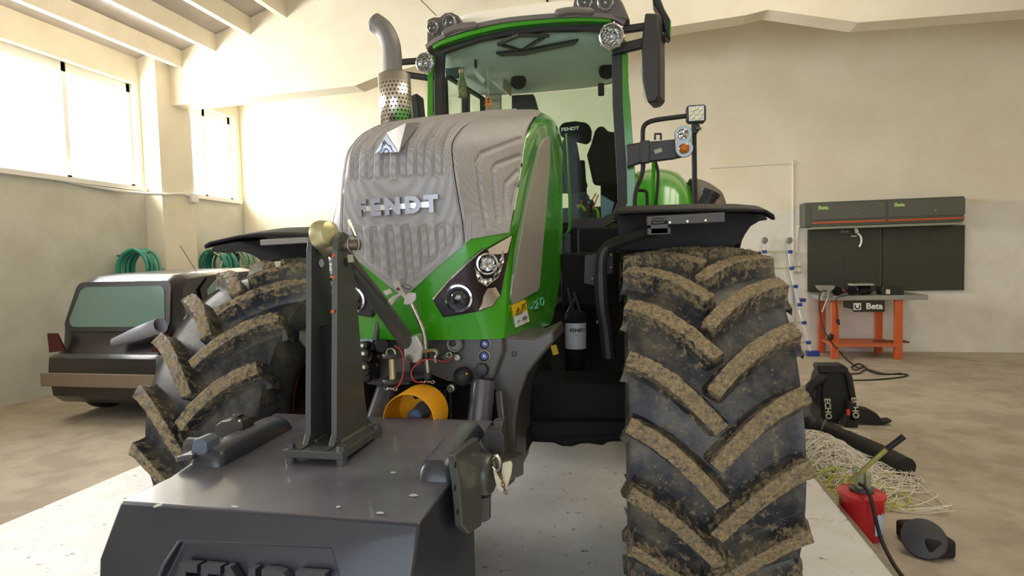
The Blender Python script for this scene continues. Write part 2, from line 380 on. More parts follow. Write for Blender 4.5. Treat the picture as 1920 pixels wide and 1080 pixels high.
# roof panels and concrete purlins
b = MB()
for u0, u1 in ((UL-.3, RIDGE), (RIDGE, UR+.3)):
    P = [Vector((u, VF-.3, roof_z(u))) for u in (u0, u1)]
    b.prism([P[0], P[1], P[1]+Vector((0, 0, .15)), P[0]+Vector((0, 0, .15))], (0, VB-VF+.6, 0))
struct(b.build('ceiling', M_roof, smooth=False))
b = MB(); u = -6.85+.04
while u < 8.8:
    z = roof_z(u)-.005
    P = [Vector((u-.075, VF, z-.02)), Vector((u-.05, VF, z-.26)), Vector((u+.05, VF, z-.26)), Vector((u+.075, VF, z-.02+.04))]
    b.prism(P, (0, VP-VF+.02, 0)); u += .687
struct(b.build('trim_3', M_purlin, smooth=False))
# conduits and sockets
b = MB(); a1 = K(1330, 315, VB-.015); a2 = K(1484, 306, VB-.015); a3 = K(1487, 490, VB-.015); a2.x = a3.x
b.tube(smooth_path([a1, a2+Vector((-.06, 0, 0)), a2+Vector((-.01, 0, -.02)), a2+Vector((0, 0, -.08)), a3], 4), .012, 8)
tag(b.build('cable_conduit', M_wall_low), 'thin pale conduit running along the back wall and down to the sockets', 'conduit')
b = MB(); a1 = K(1494, 488, VB-.012); a2 = K(1497, 428, VB-.012); a3 = K(1512, 423, VB-.012)
b.tube(smooth_path([a1, a2, a3], 5), .011, 8)
tag(b.build('cable_conduit', M_wall_low), 'short bent conduit from the sockets up to the grey wall cabinet', 'conduit')
so = thing('wall_socket', 'pale double wall socket box beside the ladder', 'socket', K(1493, 501, VB))
for y in (495, 506):
    c = K(1492, y, VB-.02); so_b = MB().box(c, (.2, .05, .09)).build('socket_box', M_pale, so, bevel=.008)
    for dx in (-.045, .045): MB().cyl(c+Vector((dx, -.03, 0)), c+Vector((dx, -.024, 0)), .028, n=16).build('outlet', M_white, so_b)
b = MB(); b.tube(smooth_path([Vector((UL+.03, 3.6, 2.95)), Vector((UL+.06, 5.0, 2.86)), Vector((UL+.36, 5.62, 2.84)), Vector((UL+.37, 6.1, 2.9)), Vector((UL+.37, 6.36, 2.86))], 6), .025, 8)
tag(b.build('cable_conduit', M_white), 'white cable pipe along the left wall to the junction box', 'conduit')
tag(MB().box((UL+.38, 6.36, 2.84), (.08, .17, .16)).build('junction_box', M_white, bevel=.01), 'small white junction box on the concrete column by the window', 'junction box')
# cage lamp under the roof
bl = thing('ceiling_lamp', 'pale industrial lamp hanging under the roof at the top edge', 'lamp', K(775, -6, 5.0))
c = K(775, -8, 5.0); MB().lathe([(.0, .0), (.06, .0), (.13, .10), (.16, .22), (.10, .3), (.05, .34)], c+Vector((0, 0, -.03)), (0, 0, 1), 24).build('lamp_shade', M_pale, bl)
MB().cyl(c+Vector((0, 0, .3)), Vector((c.x, c.y, roof_z(c.x)-.0)), .012, n=8).build('suspension_rod', M_pale, bl)
b = MB(); b.tube([K(785, -4, 5.1), K(818, 29, 5.98)], .006, 6); tag(b.build('lamp_cable', M_dark), 'thin dark cable slanting down from the hanging lamp to the wall', 'cable')
b = MB(); b.tube([K(1026, -5, 5.97), K(1027, 12, 5.97)], .018, 6); tag(b.build('wall_pipe', M_dark), 'short dark pipe on the wall just above the white cab roof', 'pipe')

# ---------------------------------------------------------------- tool wall, bench and ladder
cb = thing('wall_cabinet', 'long anthracite wall cabinet with an orange stripe above the tool panels', 'cabinet', (4.9, VB, 2.02))
uL = K(1508, 400, 7.95).x; z0, z1 = 2.0, 2.41
MB().span((uL, 7.93, z0), (uL+2.4, VB, z1)).build('cabinet_body', mat('cabinet_grey', '#55564c', .5), cb, bevel=.008)
for k in range(2):
    a = uL+.13+k*1.16
    dr = MB().span((a, 7.918, z0+.11), (a+1.12, 7.93, z1-.03)).build('flap_door', mat('cabinet_flap', '#5d5e54', .5), cb, bevel=.004)
    vs, fs = text_mesh('Beta', .085, .002, basis((a+.16, 7.915, z1-.1), (1, 0, 0), (0, 0, 1)), .003)
    MB().add(vs, fs).build('lettering', mat('pale_green_lettering', '#b9dc8a', .5), dr, smooth=False)
    MB().span((a, 7.915, z0+.045), (a+1.12, 7.93, z0+.07)).build('stripe', M_orange, cb)
    MB().ball((a+.69, 7.91, z0+.19), .014, 10).build('lock', M_steel, dr)
MB().span((uL+.12, 7.96, z0-.045), (uL+2.4, VB, z0-.005)).build('light_rail', mat('light_rail', '#9a9b86', .5), cb)
M_peg = None
def peg():
    m = mat('perforated_panel', '#3d3e31', .55, n=.2, ns=2, col2='#4a4d38'); nt = m.node_tree; b = nt.nodes['Principled BSDF']; src = b.inputs['Base Color'].links[0].from_socket
    tc = nt.nodes.new('ShaderNodeTexCoord'); vo = nt.nodes.new('ShaderNodeTexVoronoi'); vo.inputs['Scale'].default_value = 26; vo.inputs['Randomness'].default_value = 0; nt.links.new(tc.outputs['Object'], vo.inputs['Vector'])
    mr = nt.nodes.new('ShaderNodeMapRange'); mr.inputs[1].default_value = .28; mr.inputs[2].default_value = .34; mr.inputs[3].default_value = .7; mr.inputs[4].default_value = 0; nt.links.new(vo.outputs[0], mr.inputs[0])
    mx = nt.nodes.new('ShaderNodeMix'); mx.data_type = 'RGBA'; mx.inputs[7].default_value = lin('#16160f'); nt.links.new(mr.outputs[0], mx.inputs[0]); nt.links.new(src, mx.inputs[6]); nt.links.new(mx.outputs[2], b.inputs['Base Color']); return m
M_peg = peg()
u0 = K(1515, 480, 8.2).x; us = K(1653, 480, 8.2).x
p1 = MB().span((u0, 8.19, .86), (us-.012, VB-.003, 1.95)).build('pegboard', M_peg, bevel=.004, smooth=False); tag(p1, 'dark perforated tool panel behind the vise, under the wall cabinet', 'tool panel', 'perforated tool panels')
p2 = MB().span((us+.012, 8.19, .86), (us+1.25, VB-.003, 1.95)).build('pegboard', M_peg, bevel=.004, smooth=False); tag(p2, 'dark perforated tool panel on the far right, past the panel seam', 'tool panel', 'perforated tool panels')
vs, fs = text_mesh('Beta', .07, .001, basis(K(1584, 434, 8.186), (1, 0, 0), (0, 0, 1)), .002); MB().add(vs, fs).build('lettering', mat('dim_lettering', '#85877c', .5), p1, smooth=False)
# white tag hanging on the panel
c = K(1608, 437, 8.15); b = MB(); b.box(c+Vector((-.02, 0, .05)), (.05, .02, .09), Matrix.Rotation(R(-15), 3, 'Y')); b.tube(smooth_path([c, c+Vector((.05, 0, -.06)), c+Vector((.06, 0, -.15)), c+Vector((.03, 0, -.24))], 5), .016, 8); b.box(c+Vector((-.06, 0, -.05)), (.09, .012, .012))
tag(b.build('hook_tool', M_white), 'small white pull handle hanging on a cord before the dark tool panel', 'hook')
b = MB(); b.tube([c+Vector((-.02, 0, .09)), K(1604, 418, 8.0)], .004, 6); tag(b.build('pull_cord', M_redcord), 'thin red cord holding the white pull handle under the cabinet', 'cord')

wb = thing('workbench', 'orange steel workbench with a grey top against the back wall', 'workbench', (4.6, 7.8, ZF))
bu0, bu1 = K(1540, 560, 7.45).x, K(1540, 560, 7.45).x+1.55
MB().span((bu0, 7.43, .765), (bu1, 8.17, .84)).build('worktop', mat('grey_worktop', '#9a988e', .5, n=.4, ns=6, col2='#83817a'), wb, bevel=.006)
lf = K(1565, 600, 7.5).x; rf = K(1684, 600, 7.5).x
for u, v in ((lf, 7.5), (rf, 7.5), (lf-.02, 8.1), (rf-.06, 8.1)):
    MB().span((u-.055, v-.035, ZF), (u+.055, v+.035, .765)).build('leg', M_orange, wb, bevel=.005)
MB().span((lf-.03, 7.46, .0), (rf+.03, 8.12, .045)).build('shelf', mat('shelf_orange', '#c9693f', .6, n=.3, ns=5, col2='#b05a38'), wb, bevel=.004)
bn0, bn1 = K(1582, 570, 7.44).x, K(1659, 570, 7.44).x
P = [Vector((bn0, 7.44, .763)), Vector((bn1, 7.44, .763)), Vector((bn1, 7.44, .575)), Vector((bn0+.14, 7.44, .575)), Vector((bn0+.14, 7.44, .615)), Vector((bn0, 7.44, .655))]
bnr = MB().prism(P, (0, .02, 0)).build('banner_plate', mat('banner_black', '#2d2a20', .6), wb, smooth=False)
bc = K(1632, 574, 7.43); Mx = basis((bc.x+.06, 7.437, .665), (1, 0, 0), (0, 0, 1)); vs, fs = text_mesh('Beta', .135, .002, Mx, .004); b = MB().add(vs, fs)
b.build('lettering', M_letter, bnr, smooth=False)
b = MB(); c = Vector((bc.x-.19, 7.434, .665)); b.box(c, (.11, .003, .11)); b.build('logo', M_letter, bnr, smooth=False)
b = MB()                                                      # the spanner jaw in the square
for q in range(14):
    a0, a1 = R(-230+q*20), R(-210+q*20)
    b.prism([c+Vector((math.cos(a)*r, -.002, math.sin(a)*r)) for a, r in ((a0, .025), (a0, .044), (a1, .044), (a1, .025))], (0, -.003, 0))
b.build('logo_jaw', M_ink, bnr, smooth=False)
# on the bench
T = .84
vz = thing('bench_vise', 'grey bench vise with a wide jaw and a slanting handle at the bench corner', 'vise', (bu0+.18, 7.5, T))
c = Vector((K(1550, 540, 7.5).x, 7.5, T))
P = [c+Vector((x, -.07, z)) for x, z in ((-.155, .17), (.10, .17), (.11, .135), (.03, .06), (.03, 0), (-.06, 0), (-.06, .06), (-.13, .12))]
MB().prism(P, (0, .16, 0)).build('jaw', mat('vise_grey', '#8d8c80', .55), vz, bevel=.01)
MB().cyl(c+Vector((-.015, -.03, .0)), c+Vector((-.015, -.03, .012)), .09, n=20).build('base', mat('vise_grey', '#8d8c80'), vz)
MB().cyl(K(1554, 553, 7.4), K(1541.5, 585, 7.36), .011, n=10).build('handle', M_alu, vz)
def tool(px0, px1, name, label, cat, bodym, gripm, z, h):
    a = K(px0, 545, 7.6).x; e2 = K(px1, 545, 7.6).x; L = e2-a
    t = thing(name, label, cat, (a, 7.6, z))
    MB().tube([(a+.0*L, 7.6, z+h*.55), (a+.12*L, 7.6, z+h*.55), (a+.5*L, 7.6, z+h*.55), (a+.8*L, 7.6, z+h*.5), (a+L, 7.6, z+h*.45)], [h*.25, h*.42, h*.42, h*.34, h*.2], 14).build('motor_housing', bodym, t)
    MB().lathe([(h*.3, 0), (h*.5, .01), (h*.5, .025), (h*.2, .03)], (a+.08*L, 7.52, z+h*.5), (0, -1, 0), 20).build('guard', M_dark, t)
    MB().cyl((a+.55*L, 7.53, z+h*.5), (a+.8*L, 7.53, z+h*.55), h*.13, n=10).build('switch', gripm, t); return t
tool(1564, 1585, 'angle_grinder', 'blue and black angle grinder lying next to the vise', 'grinder', mat('tool_blue', '#35465e', .5), M_red, T, .15)
tool(1592, 1608, 'angle_grinder', 'blue-grey angle grinder with a red switch under the grey tray', 'grinder', mat('tool_grey_blue', '#5a6583', .5), M_red, T, .15)
tool(1613, 1634, 'power_drill', 'brown-black power drill lying in the middle of the bench', 'drill', M_dark, M_black, T, .12)
c = K(1615, 537, 7.7); tag(MB().box((c.x, 7.72, T+.165), (.33, .22, .03)).build('tool_tray', mat('tray_grey', '#a8a79b', .5), bevel=.006), 'flat grey tray resting on top of the power tools', 'tray')
tag(MB().box((c.x+.02, 7.85, T+.075), (.3, .14, .15)).build('parts_box', M_dark, bevel=.006), 'dark parts box behind the power tools under the grey tray', 'box')
a = K(1650, 545, 7.6).x; bx = MB().span((a, 7.52, T), (a+.32, 7.75, T+.13)).build('tool_case', mat('case_black', '#26251f', .5), bevel=.01); tag(bx, 'black tool case with a white label on the right end of the bench', 'case')
MB().box(K(1665, 547, 7.515), (.06, .006, .075)).build('label_sticker', M_pale, bx)
def cord(name, pts, r, m, label, cat='cord'):
    return tag(MB().tube(smooth_path(pts, 6), r, 7).build(name, m), label, cat)
cord('mains_cable', [K(1640, 545, 7.45)+Vector((0, 0, .03)), (K(1600, 552, 7.4)), K(1578, 556, 7.38), K(1568, 560, 7.38), K(1569, 580, 7.4), K(1570, 598, 7.4)], .007, M_black, 'black power cord with a plug hanging over the front bench leg')
b = MB(); c = K(1571, 602, 7.4); b.box(c, (.045, .04, .06)); b.cyl(c+Vector((.01, 0, -.03)), c+Vector((.02, 0, -.06)), .018, n=10); tag(b.build('power_plug', M_black, bevel=.006), 'black plug dangling at the end of the cord before the orange leg', 'plug')
cord('extension_cord', [K(1550, 545, 7.4), K(1538, 550, 7.38), K(1536, 580, 7.3), K(1544, 615, 7.2), K(1556, 638, 7.1), KZ(1575, 660, -.1), KZ(1592, 678, -.19), KZ(1610, 690, -.19), KZ(1618, 686, -.19), KZ(1609, 682, -.19), KZ(1597, 688, -.19), KZ(1604, 694, -.19), KZ(1620, 688, -.19), KZ(1632, 697, -.19), KZ(1655, 702, -.19), KZ(1690, 700, -.19)], .011, M_black, 'black extension cord running down the bench and looping across the floor')
cord('floor_cable', [KZ(1590, 701, -.19), KZ(1611, 700, -.19), KZ(1625, 693, -.19), KZ(1660, 701, -.19), KZ(1700, 702, -.19), KZ(1690, 707, -.19), KZ(1640, 712, -.19), KZ(1600, 713, -.19)], .011, M_black, 'dark cable lying in flat loops on the floor behind the backpack blower')
c = K(1554, 631, 7.42); tag(MB().tube([c, c+Vector((.06, 0, -.02))], [.06, .05], 14).build('cable_reel', M_black, bevel=.01), 'round black cap hanging beside the front leg of the bench', 'cap')
b = MB(); b.bar((4.75, 7.7, .06), (5.25, 7.62, .06), .03, .03); b.bar((4.8, 7.78, .06), (5.25, 7.74, .06), .025, .025); tag(b.build('steel_bars', M_rust), 'rusty steel bars lying on the lower bench shelf', 'bars')

ld = thing('folding_ladder', 'aluminium telescopic ladder with blue fittings leaning on the back wall', 'ladder', K(1475, 668, 7.8))
def ladder():
    top, bot = 8.12, 7.72
    def P(x, y): return K(x, y, top+(bot-top)*(y-455)/(665-455))
    Lp = [P(1433, 456), P(1437, 510), P(1432, 600), P(1428, 662)]; Rp = [P(1479, 456), P(1483, 506), P(1500, 580), P(1519, 660)]
    up = (0, -1, 0)
    for S in (Lp, Rp):
        b = MB()
        for p, q in zip(S, S[1:]): b.bar(p, q, .05, .03, up)
        b.build('stile', M_alu, ld, bevel=.004)
    b = MB(); b.bar(K(1481, 470, 8.18), K(1496, 664, 8.1), .045, .03, up); b.build('rear_stile', M_alu, ld)
    b = MB(); b.bar(K(1433, 470, 8.18), K(1427, 664, 8.1), .045, .03, up); b.build('rear_stile', M_alu, ld)
    for y, xl, xr in ((472, 1434, 1480), (503, 1436, 1483), (537, 1436, 1490), (571, 1434, 1498), (605, 1432, 1506), (642, 1429, 1514)):
        a, c = P(xl, y), P(xr, y); b = MB(); b.bar(a, c, .03, .035, (0, 0, 1)); r = b.build('rung', mat('rung_alu', '#b9b795', .4, .4), ld)
        for q in (a, c): MB().box(q+Vector((.01 if q is c else -.01, -.01, 0)), (.075, .06, .055)).build('joint', M_blue, r, bevel=.008)
    for q in (Lp[0], Rp[0]):
        MB().lathe([(.02, -.03), (.055, -.025), (.055, .025), (.02, .03)], q+Vector((0, -.02, .05)), (.5, -1, 0), 18).build('wheel', mat('wheel_grey', '#8c9189', .5), ld)
    for q in (Lp[-1], Rp[-1]): MB().box(Vector((q.x+.04, q.y, ZF+.045)), (.2, .1, .09)).build('foot', M_blue, ld, bevel=.012)
    MB().box(P(1506, 563)+Vector((0, .05, 0)), (.1, .07, .06)).build('hinge', M_blue, ld, bevel=.008)
ladder()

# added frame round the fill light under the right roof slope
sk = struct(thing('window_4', 'x', 'x', (3.2, 1.5, roof_z(3.2)))); del sk['label'], sk['category']
b = MB()
for du in (-1.05, 1.05): b.bar((3.2+du, -1.6, roof_z(3.2+du)-.03), (3.2+du, 4.6, roof_z(3.2+du)-.03), .08, .08)
for v in (-1.55, 4.55): b.bar((2.15, v, roof_z(2.15)-.03), (4.25, v, roof_z(4.25)-.03), .08, .08)
b.build('window_frame', M_white, sk, smooth=False)
# ---------------------------------------------------------------- tractor: hood
TR = thing('tractor', 'large green farm tractor with a grey ribbed hood parked in the workshop', 'tractor')
def lerp(a, b, t): return a+(b-a)*t
def catmull(P, t):
    i = min(int(t), len(P)-2); f = t-i
    a = P[max(i-1, 0)]; b = P[i]; c = P[i+1]; d = P[min(i+2, len(P)-1)]
    return .5*((2*b) + (c-a)*f + (2*a-5*b+4*c-d)*f*f + (3*b-a-3*c+d)*f**3)
# stations of the half hood: centre, seam, corner, shoulder, lower rear edge; nine points from the front bottom over the top to the rear
def us(v): return .40+.05*(v+.57)
A_ = [(0, -.655, 1.28), (0, -.70, 1.47), (0, -.735, 1.69), (0, -.75, 1.84), (0, -.755, 1.96), (0, -.71, 2.06), (0, -.48, 2.18), (0, .02, 2.32), (0, .95, 2.565)]
B_ = [(.21, -.64, 1.28), (.235, -.68, 1.47), (.25, -.705, 1.69), (.235, -.72, 1.84), (.22, -.72, 1.96), (.21, -.675, 2.055), (.22, -.45, 2.175), (.215, .05, 2.32), (.20, .95, 2.56)]
C_ = [(.365, -.60, 1.28), (.385, -.59, 1.47), (us(-.565), -.565, 1.69), (us(-.445), -.445, 1.84), (us(-.34), -.34, 1.985), (.413, -.19, 2.16), (.40, .13, 2.31), (.365, .48, 2.40), (.30, .95, 2.545)]
E_ = [(.40, -.48, 1.262), (.415, -.22, 1.255), (.44, .03, 1.25), (.45, .25, 1.27), (.462, .55, 1.5), (us(.68), .68, 1.75), (us(.70), .70, 1.95), (us(.72), .72, 2.15), (.445, .95, 2.33)]
D_ = [Vector(c).lerp(Vector(e), .12) for c, e in zip(C_, E_)]
D_[5] = Vector((.437, -.02, 2.20)); D_[6] = Vector((.455, .2, 2.29)); D_[7] = Vector((.45, .52, 2.375)); D_[8] = Vector((.405, .95, 2.46))
ST = [[Vector(p) for p in S] for S in (A_, B_, C_, D_, E_)]
def hood(s, w):
    sg = -1 if s < 0 else 1; s = abs(s)
    i = min(int(s), 3); f = s-i
    p = catmull(ST[i], w).lerp(catmull(ST[i+1], w), f)
    if i == 0:                                                # gentle crown of the centre panel
        c = (1-f*f)*.5; p.y -= .012*f*(1-f)*2*(w < 5)
    if i == 1: k = 4*f*(1-f); p.y -= .012*k; p.x += .008*k
    if i == 2: k = 4*f*(1-f); p.z += .012*k*(w > 4.6); p.x += .006*k
    return Vector((sg*p.x, p.y, p.z))
def hood_n(s, w):
    e = .01; a = hood(s+e, w)-hood(s-e, w); b = hood(s, min(w+e, 8))-hood(s, max(w-e, 0)); n = a.cross(b).normalized()
    return n
# table used to find the hood point seen at a pixel
_S = np.linspace(0, 4, 321); _Wt = np.linspace(0, 8, 401)
_P = np.array([[tuple(hood(s, w)) for w in _Wt] for s in _S]); _q = _P-np.array(CAM); _d = _q@np.array(CF)
_X = 960+FPX*(_q@np.array(CR))/_d; _Y = 540-FPX*(_q@np.array(CU))/_d
def on_hood(x, y):
    """(s, w) of the nearest hood point at a pixel"""
    e = (_X-x)**2+(_Y-y)**2; m = e.min(); c = np.where(e < m+6, _d, 99); i, j = np.unravel_index(c.argmin(), c.shape)
    s, w = _S[i], _Wt[j]; h = .004                            # refine with two Newton steps
    for _ in range(3):
        def pr(a, b):
            q = hood(a, b)-CAM; d = q.dot(CF); return np.array((960+FPX*q.dot(CR)/d, 540-FPX*q.dot(CU)/d))
        p0 = pr(s, w); J = np.column_stack(((pr(s+h, w)-p0)/h, (pr(s, w+h)-p0)/h)); dl = np.linalg.lstsq(J, np.array((x, y))-p0, rcond=None)[0]
        dl = np.clip(dl, -.1, .1); s = min(max(s+dl[0], 0), 4); w = min(max(w+dl[1], 0), 8)
    return s, w
def sheet(sw, name, m, off, step=.06, thick=.004, side=1, parent=None, label=None):
    """a thin panel lying on the hood: outline in (s, w) coordinates"""
    n = len(sw); pts = [Vector((a, b)) for a, b in sw]
    pe = []
    for i in range(n):
        a, b = pts[i], pts[(i+1) % n]; k = max(1, int((b-a).length/step))
        for j in range(k): pe.append(a.lerp(b, j/k))
    nb = len(pe); edges = [(i, (i+1) % nb) for i in range(nb)]
    x0, x1 = min(p.x for p in pe), max(p.x for p in pe); y0, y1 = min(p.y for p in pe), max(p.y for p in pe)
    def inside(p):
        c = False
        for i in range(nb):
            a, b = pe[i], pe[(i+1) % nb]
            if (a.y > p.y) != (b.y > p.y) and p.x < (b.x-a.x)*(p.y-a.y)/(b.y-a.y)+a.x: c = not c
        return c
    ins = []
    gx = x0+step/2
    while gx < x1:
        gy = y0+step/2
        while gy < y1:
            p = Vector((gx, gy))
            if inside(p) and min((p-q).length for q in pe) > step*.4: ins.append(p)
            gy += step
        gx += step
    vs, _, fs = delaunay_2d_cdt(pe+ins, edges, [], 1, 1e-5)[:3]
    top = []; bot = []
    for p in vs:
        q = hood(side*p.x, p.y); nn = hood_n(side*p.x, p.y)
        if nn.y > .3 and abs(nn.x) < .3: nn = -nn
        if nn.x*side < 0 and abs(nn.x) > .3: nn = -nn
        top.append(q+nn*(off+thick)); bot.append(q+nn*(off-.004))
    nv = len(vs); F = [tuple(f) for f in fs] + [tuple(i+nv for i in reversed(f)) for f in fs]
    cnt = {}
    for f in fs:
        for a, b in zip(f, list(f[1:])+[f[0]]): cnt[(a, b)] = 1
    for (a, b) in list(cnt):
        if (b, a) not in cnt: F.append((b, a, a+nv, b+nv))
    return MB().add(top+bot, F).build(name, m, parent, label=label)
def wlow(s):
    """lower edge of the grey grille"""
    s = abs(s); K3 = [(0, 1.02), (.10, 1.03), (1., 1.82), (1.12, 1.93), (2., 2.06)]
    for (a, p), (b, q) in zip(K3, K3[1:]):
        if s <= b: return lerp(p, q, (s-a)/(b-a))
    return 2.06
# green shell: front below the grille, the sides and the shoulders (both sides of the tractor)
b = MB()
ss = [x/16 for x in range(-32, 33)]
rows = []
for k in range(15): rows.append([hood(s, lerp(0, wlow(s)+.05, k/14)) for s in ss])
b.grid(rows)
for sg in (-1, 1):
    b.grid([[hood(sg*(2+2*i/24), w/8) for w in range(0, 65)] for i in range(25)])
shell = b.build('hood', M_green, TR, ang=50)
# the grey mesh: ribbed centre and the two faceted sides
def groove(x, p, wd):
    d = abs((x/p) % 1-.5)*2                                   # 0 at a groove
    return max(0., 1-(d/wd)**2) if d < wd else 0.
def sst(a, b, x): t = min(max((x-a)/(b-a), 0), 1); return t*t*(3-2*t)
def rib(s, w, p):
    a = abs(s)
    if a <= 1:
        g = math.sin(2*PI*(p.x/.066+.25)); h = .0085*math.copysign(min(1, abs(g)*1.9), g)
        m = 1.
        if w < 5: m = (sst(1.90, 1.935, p.z)+1-sst(1.715, 1.75, p.z)) if True else 1
        edge = wlow(s); m *= sst(edge+.12, edge+.30, w)
        m *= 1-sst(.86, .97, a)
        return h*min(m, 1.)
    d = min(seg_dist(Vector((abs(p.x), p.y, p.z)), q0, q1) for q0, q1 in CHEV)
    return -.010*max(0., 1-(d/.013)**2) if d < .013 else 0.
def seg_dist(p, a, c):
    v = c-a; t = min(max((p-a).dot(v)/v.dot(v), 0), 1); return (a+v*t-p).length
CHEV = []
for pl in ([(910, 425), (897, 350), (892, 305), (900, 290), (975, 262)], [(931, 412), (924, 350), (921, 322), (928, 310), (973, 293)], [(946, 405), (944, 360), (946, 345), (968, 322)], [(959, 385), (965, 350)]):
    Q = [hood(*on_hood(x, y)) for x, y in pl]; CHEV += list(zip(Q, Q[1:]))
def mesh_part(s0, s1, n, wr, name, label=None):
    rows = []
    for i in range(n+1):
        s = lerp(s0, s1, i/n); row = []
        for k in range(wr+1):
            w = lerp(wlow(s), 8, (k/wr)**1.0); p = hood(s, w); nn = hood_n(s, w)
            if nn.dot(p-Vector((0, .6, 1.6))) < 0: nn = -nn
            ed = min(1, min(i, n-i)/2.)
            row.append(p+nn*(.010*(.3+.7*ed)+rib(s, w, p)))
        rows.append(row)
    return MB().grid(rows).build(name, M_mesh, shell, ang=70, label=label)
mesh_part(-.995, .995, 130, 230, 'front_grille', 'grey ribbed mesh grille running up over the hood')
for sg in (-1, 1): mesh_part(sg*1.005, sg*1.97, 80, 200, 'side_grille')
rows = []
for i in range(65):
    s = lerp(-2, 2, i/64); row = []
    for k in range(41):
        w = lerp(wlow(s)-.06, 8, k/40); p = hood(s, w); nn = hood_n(s, w)
        if nn.dot(p-Vector((0, .6, 1.6))) < 0: nn = -nn
        row.append(p-nn*.014)
    rows.append(row)
MB().grid(rows).build('hood_liner', M_dark, shell, ang=70)
def hpx(pts, st=9.):
    out = []
    for i, (x, y) in enumerate(pts):
        x2, y2 = pts[(i+1) % len(pts)]; k = max(1, int(math.hypot(x2-x, y2-y)/st))
        out += [on_hood(lerp(x, x2, j/k), lerp(y, y2, j/k)) for j in range(k)]
    return out
# silver side strips, headlights
strip = hpx([(1029, 256), (1018, 263), (1010, 280), (996, 340), (983, 400), (957, 555), (960, 570), (1004, 547), (1010, 537), (1016, 460), (1022, 400), (1030, 300)])
lamp = hpx([(814, 563), (832, 593), (865, 588), (898, 582), (922, 573), (936, 553), (941, 524), (950, 480), (957, 441), (935, 452), (909, 467), (880, 492), (847, 524)])
for sg in (1, -1):
    sheet(strip, 'silver_strip', M_silver, .002, side=sg, parent=shell, label='silver inlay on the hood side')
    hl = sheet(lamp, 'headlight', mat('headlight_housing', '#3d3437', .14, .9), .0, step=.05, thick=.012, side=sg, parent=TR, label='headlight cluster in a chrome housing')
    sheet([(a, b+.0) for a, b in hpx([(817, 564), (833, 590), (862, 585), (880, 560), (868, 535), (850, 527)])], 'lamp_bezel', mat('headlight_dark', '#2a282c', .2), .012, step=.05, thick=.003, side=sg, parent=hl)
    sheet(hpx([(911, 468), (935, 454), (955, 443), (947, 474), (930, 477), (916, 476)]), 'chrome_fin', mat('fin_chrome', '#d9d2cf', .1, .95), .012, step=.05, thick=.004, side=sg, parent=hl)
    sheet(hpx([(897, 580), (921, 572), (934, 553), (926, 538), (913, 540), (905, 555), (903, 568)]), 'chrome_fin', mat('fin_chrome', '#d9d2cf'), .012, step=.05, thick=.004, side=sg, parent=hl)
    rim = [on_hood(x, y) for x, y in ((815, 563), (847, 525), (880, 493), (909, 468))]
    MB().tube([hood(sg*a, w)+Vector((0, -.014, .004)) for a, w in rim], .004, 6).build('chrome_rim', mat('fin_chrome', '#d9d2cf'), hl)
    for (px, py, r, kind) in ((862, 557, .054, 0), (912, 494, .042, 1)):
        s, w = on_hood(px, py); c = hood(sg*s, w); n = hood_n(sg*s, w)
        if n.y > 0: n = -n
        n = (n+Vector((0, -.6, 0))).normalized()
        b = MB(); b.lathe([(r*1.0, -.01), (r*1.05, .02), (r*1.0, .028), (r*.86, .03), (r*.80, .018), (r*.8, .0)], c, n, 32); b.build('lamp_ring', M_chrome, hl)
        if kind == 0:
            b = MB(); b.lathe([(r*.80, .012), (r*.62, .026), (r*.40, .038), (r*.0, .044)], c, n, 32); b.build('projector_lens', mat('projector_lens', '#0a0b12', .03, spec=1., coat=1.), hl)
            MB().ball(c+n*.038+Vector((-.008, 0, .004)), .007, 10).build('lamp_bulb', M_refl, hl)
        else:
            b = MB(); b.lathe([(r*.82, .012), (r*.5, .024), (0, .028)], c, n, 28); b.build('led_lens', M_refl, hl)
            sd, up = frame_of(n)
            b = MB()
            for k in range(4):
                a = PI/4+k*PI/2; b.ball(c+n*.022+sd*math.cos(a)*r*.38+up*math.sin(a)*r*.38, r*.27, 12)
            b.build('led_cells', mat('led_cell', '#c9c6b8', .12, .3), hl)
    P = hpx([(888, 500), (895, 526), (910, 536), (930, 520), (940, 490), (939, 470), (922, 520), (905, 522)])
    sheet(P, 'lens_skirt', M_refl, .012, step=.05, thick=.006, side=sg, parent=hl)
# emblem: chrome wedge with a relief, and its tail over the hood
b = MB(); c0 = [K(724, 247, -.80), K(700, 288, -.815), K(749, 286, -.80)]; bk = [p+Vector((.02, .09, .012)) for p in c0]
M_em = mat('emblem_silver', '#c4c8d2', .2, .9)
def on_top(x, y, off):
    v = -.7
    while v < .9:
        p = K(x, y, v); w = 4+4*(v+.755)/1.705
        w = next((q/40 for q in range(160, 320) if catmull(ST[0], q/40).y > v), 8)
        if p.z < catmull(ST[0], w).z+off: return p
        v += .01
    return p
bk = [on_top(760, 230, .035), on_top(752, 240, .02), on_top(790, 229, .02)]
b.add(c0+bk, [(0, 1, 2), (3, 5, 4), (0, 3, 4, 1), (1, 4, 5, 2), (2, 5, 3, 0)])
em = b.build('emblem', M_em, TR, smooth=False, bevel=.004)
cc = (c0[0]+c0[1]+c0[2])/3+Vector((0, -.006, -.004)); ex = (c0[2]-c0[1]).normalized(); ey = (c0[0]-(c0[1]+c0[2])/2).normalized()
b = MB()
def em_pt(x, y): return cc+ex*x+ey*y
b.tube(smooth_path([em_pt(-.03, -.022), em_pt(-.018, -.012), em_pt(-.012, .006), em_pt(.0, .016), em_pt(.008, .006), em_pt(.016, .004), em_pt(.022, -.012), em_pt(.03, -.02)], 4), .0014, 6)
b.tube(smooth_path([em_pt(-.012, -.024), em_pt(-.004, -.008), em_pt(.006, -.010), em_pt(.012, -.024)], 4), .0014, 6)
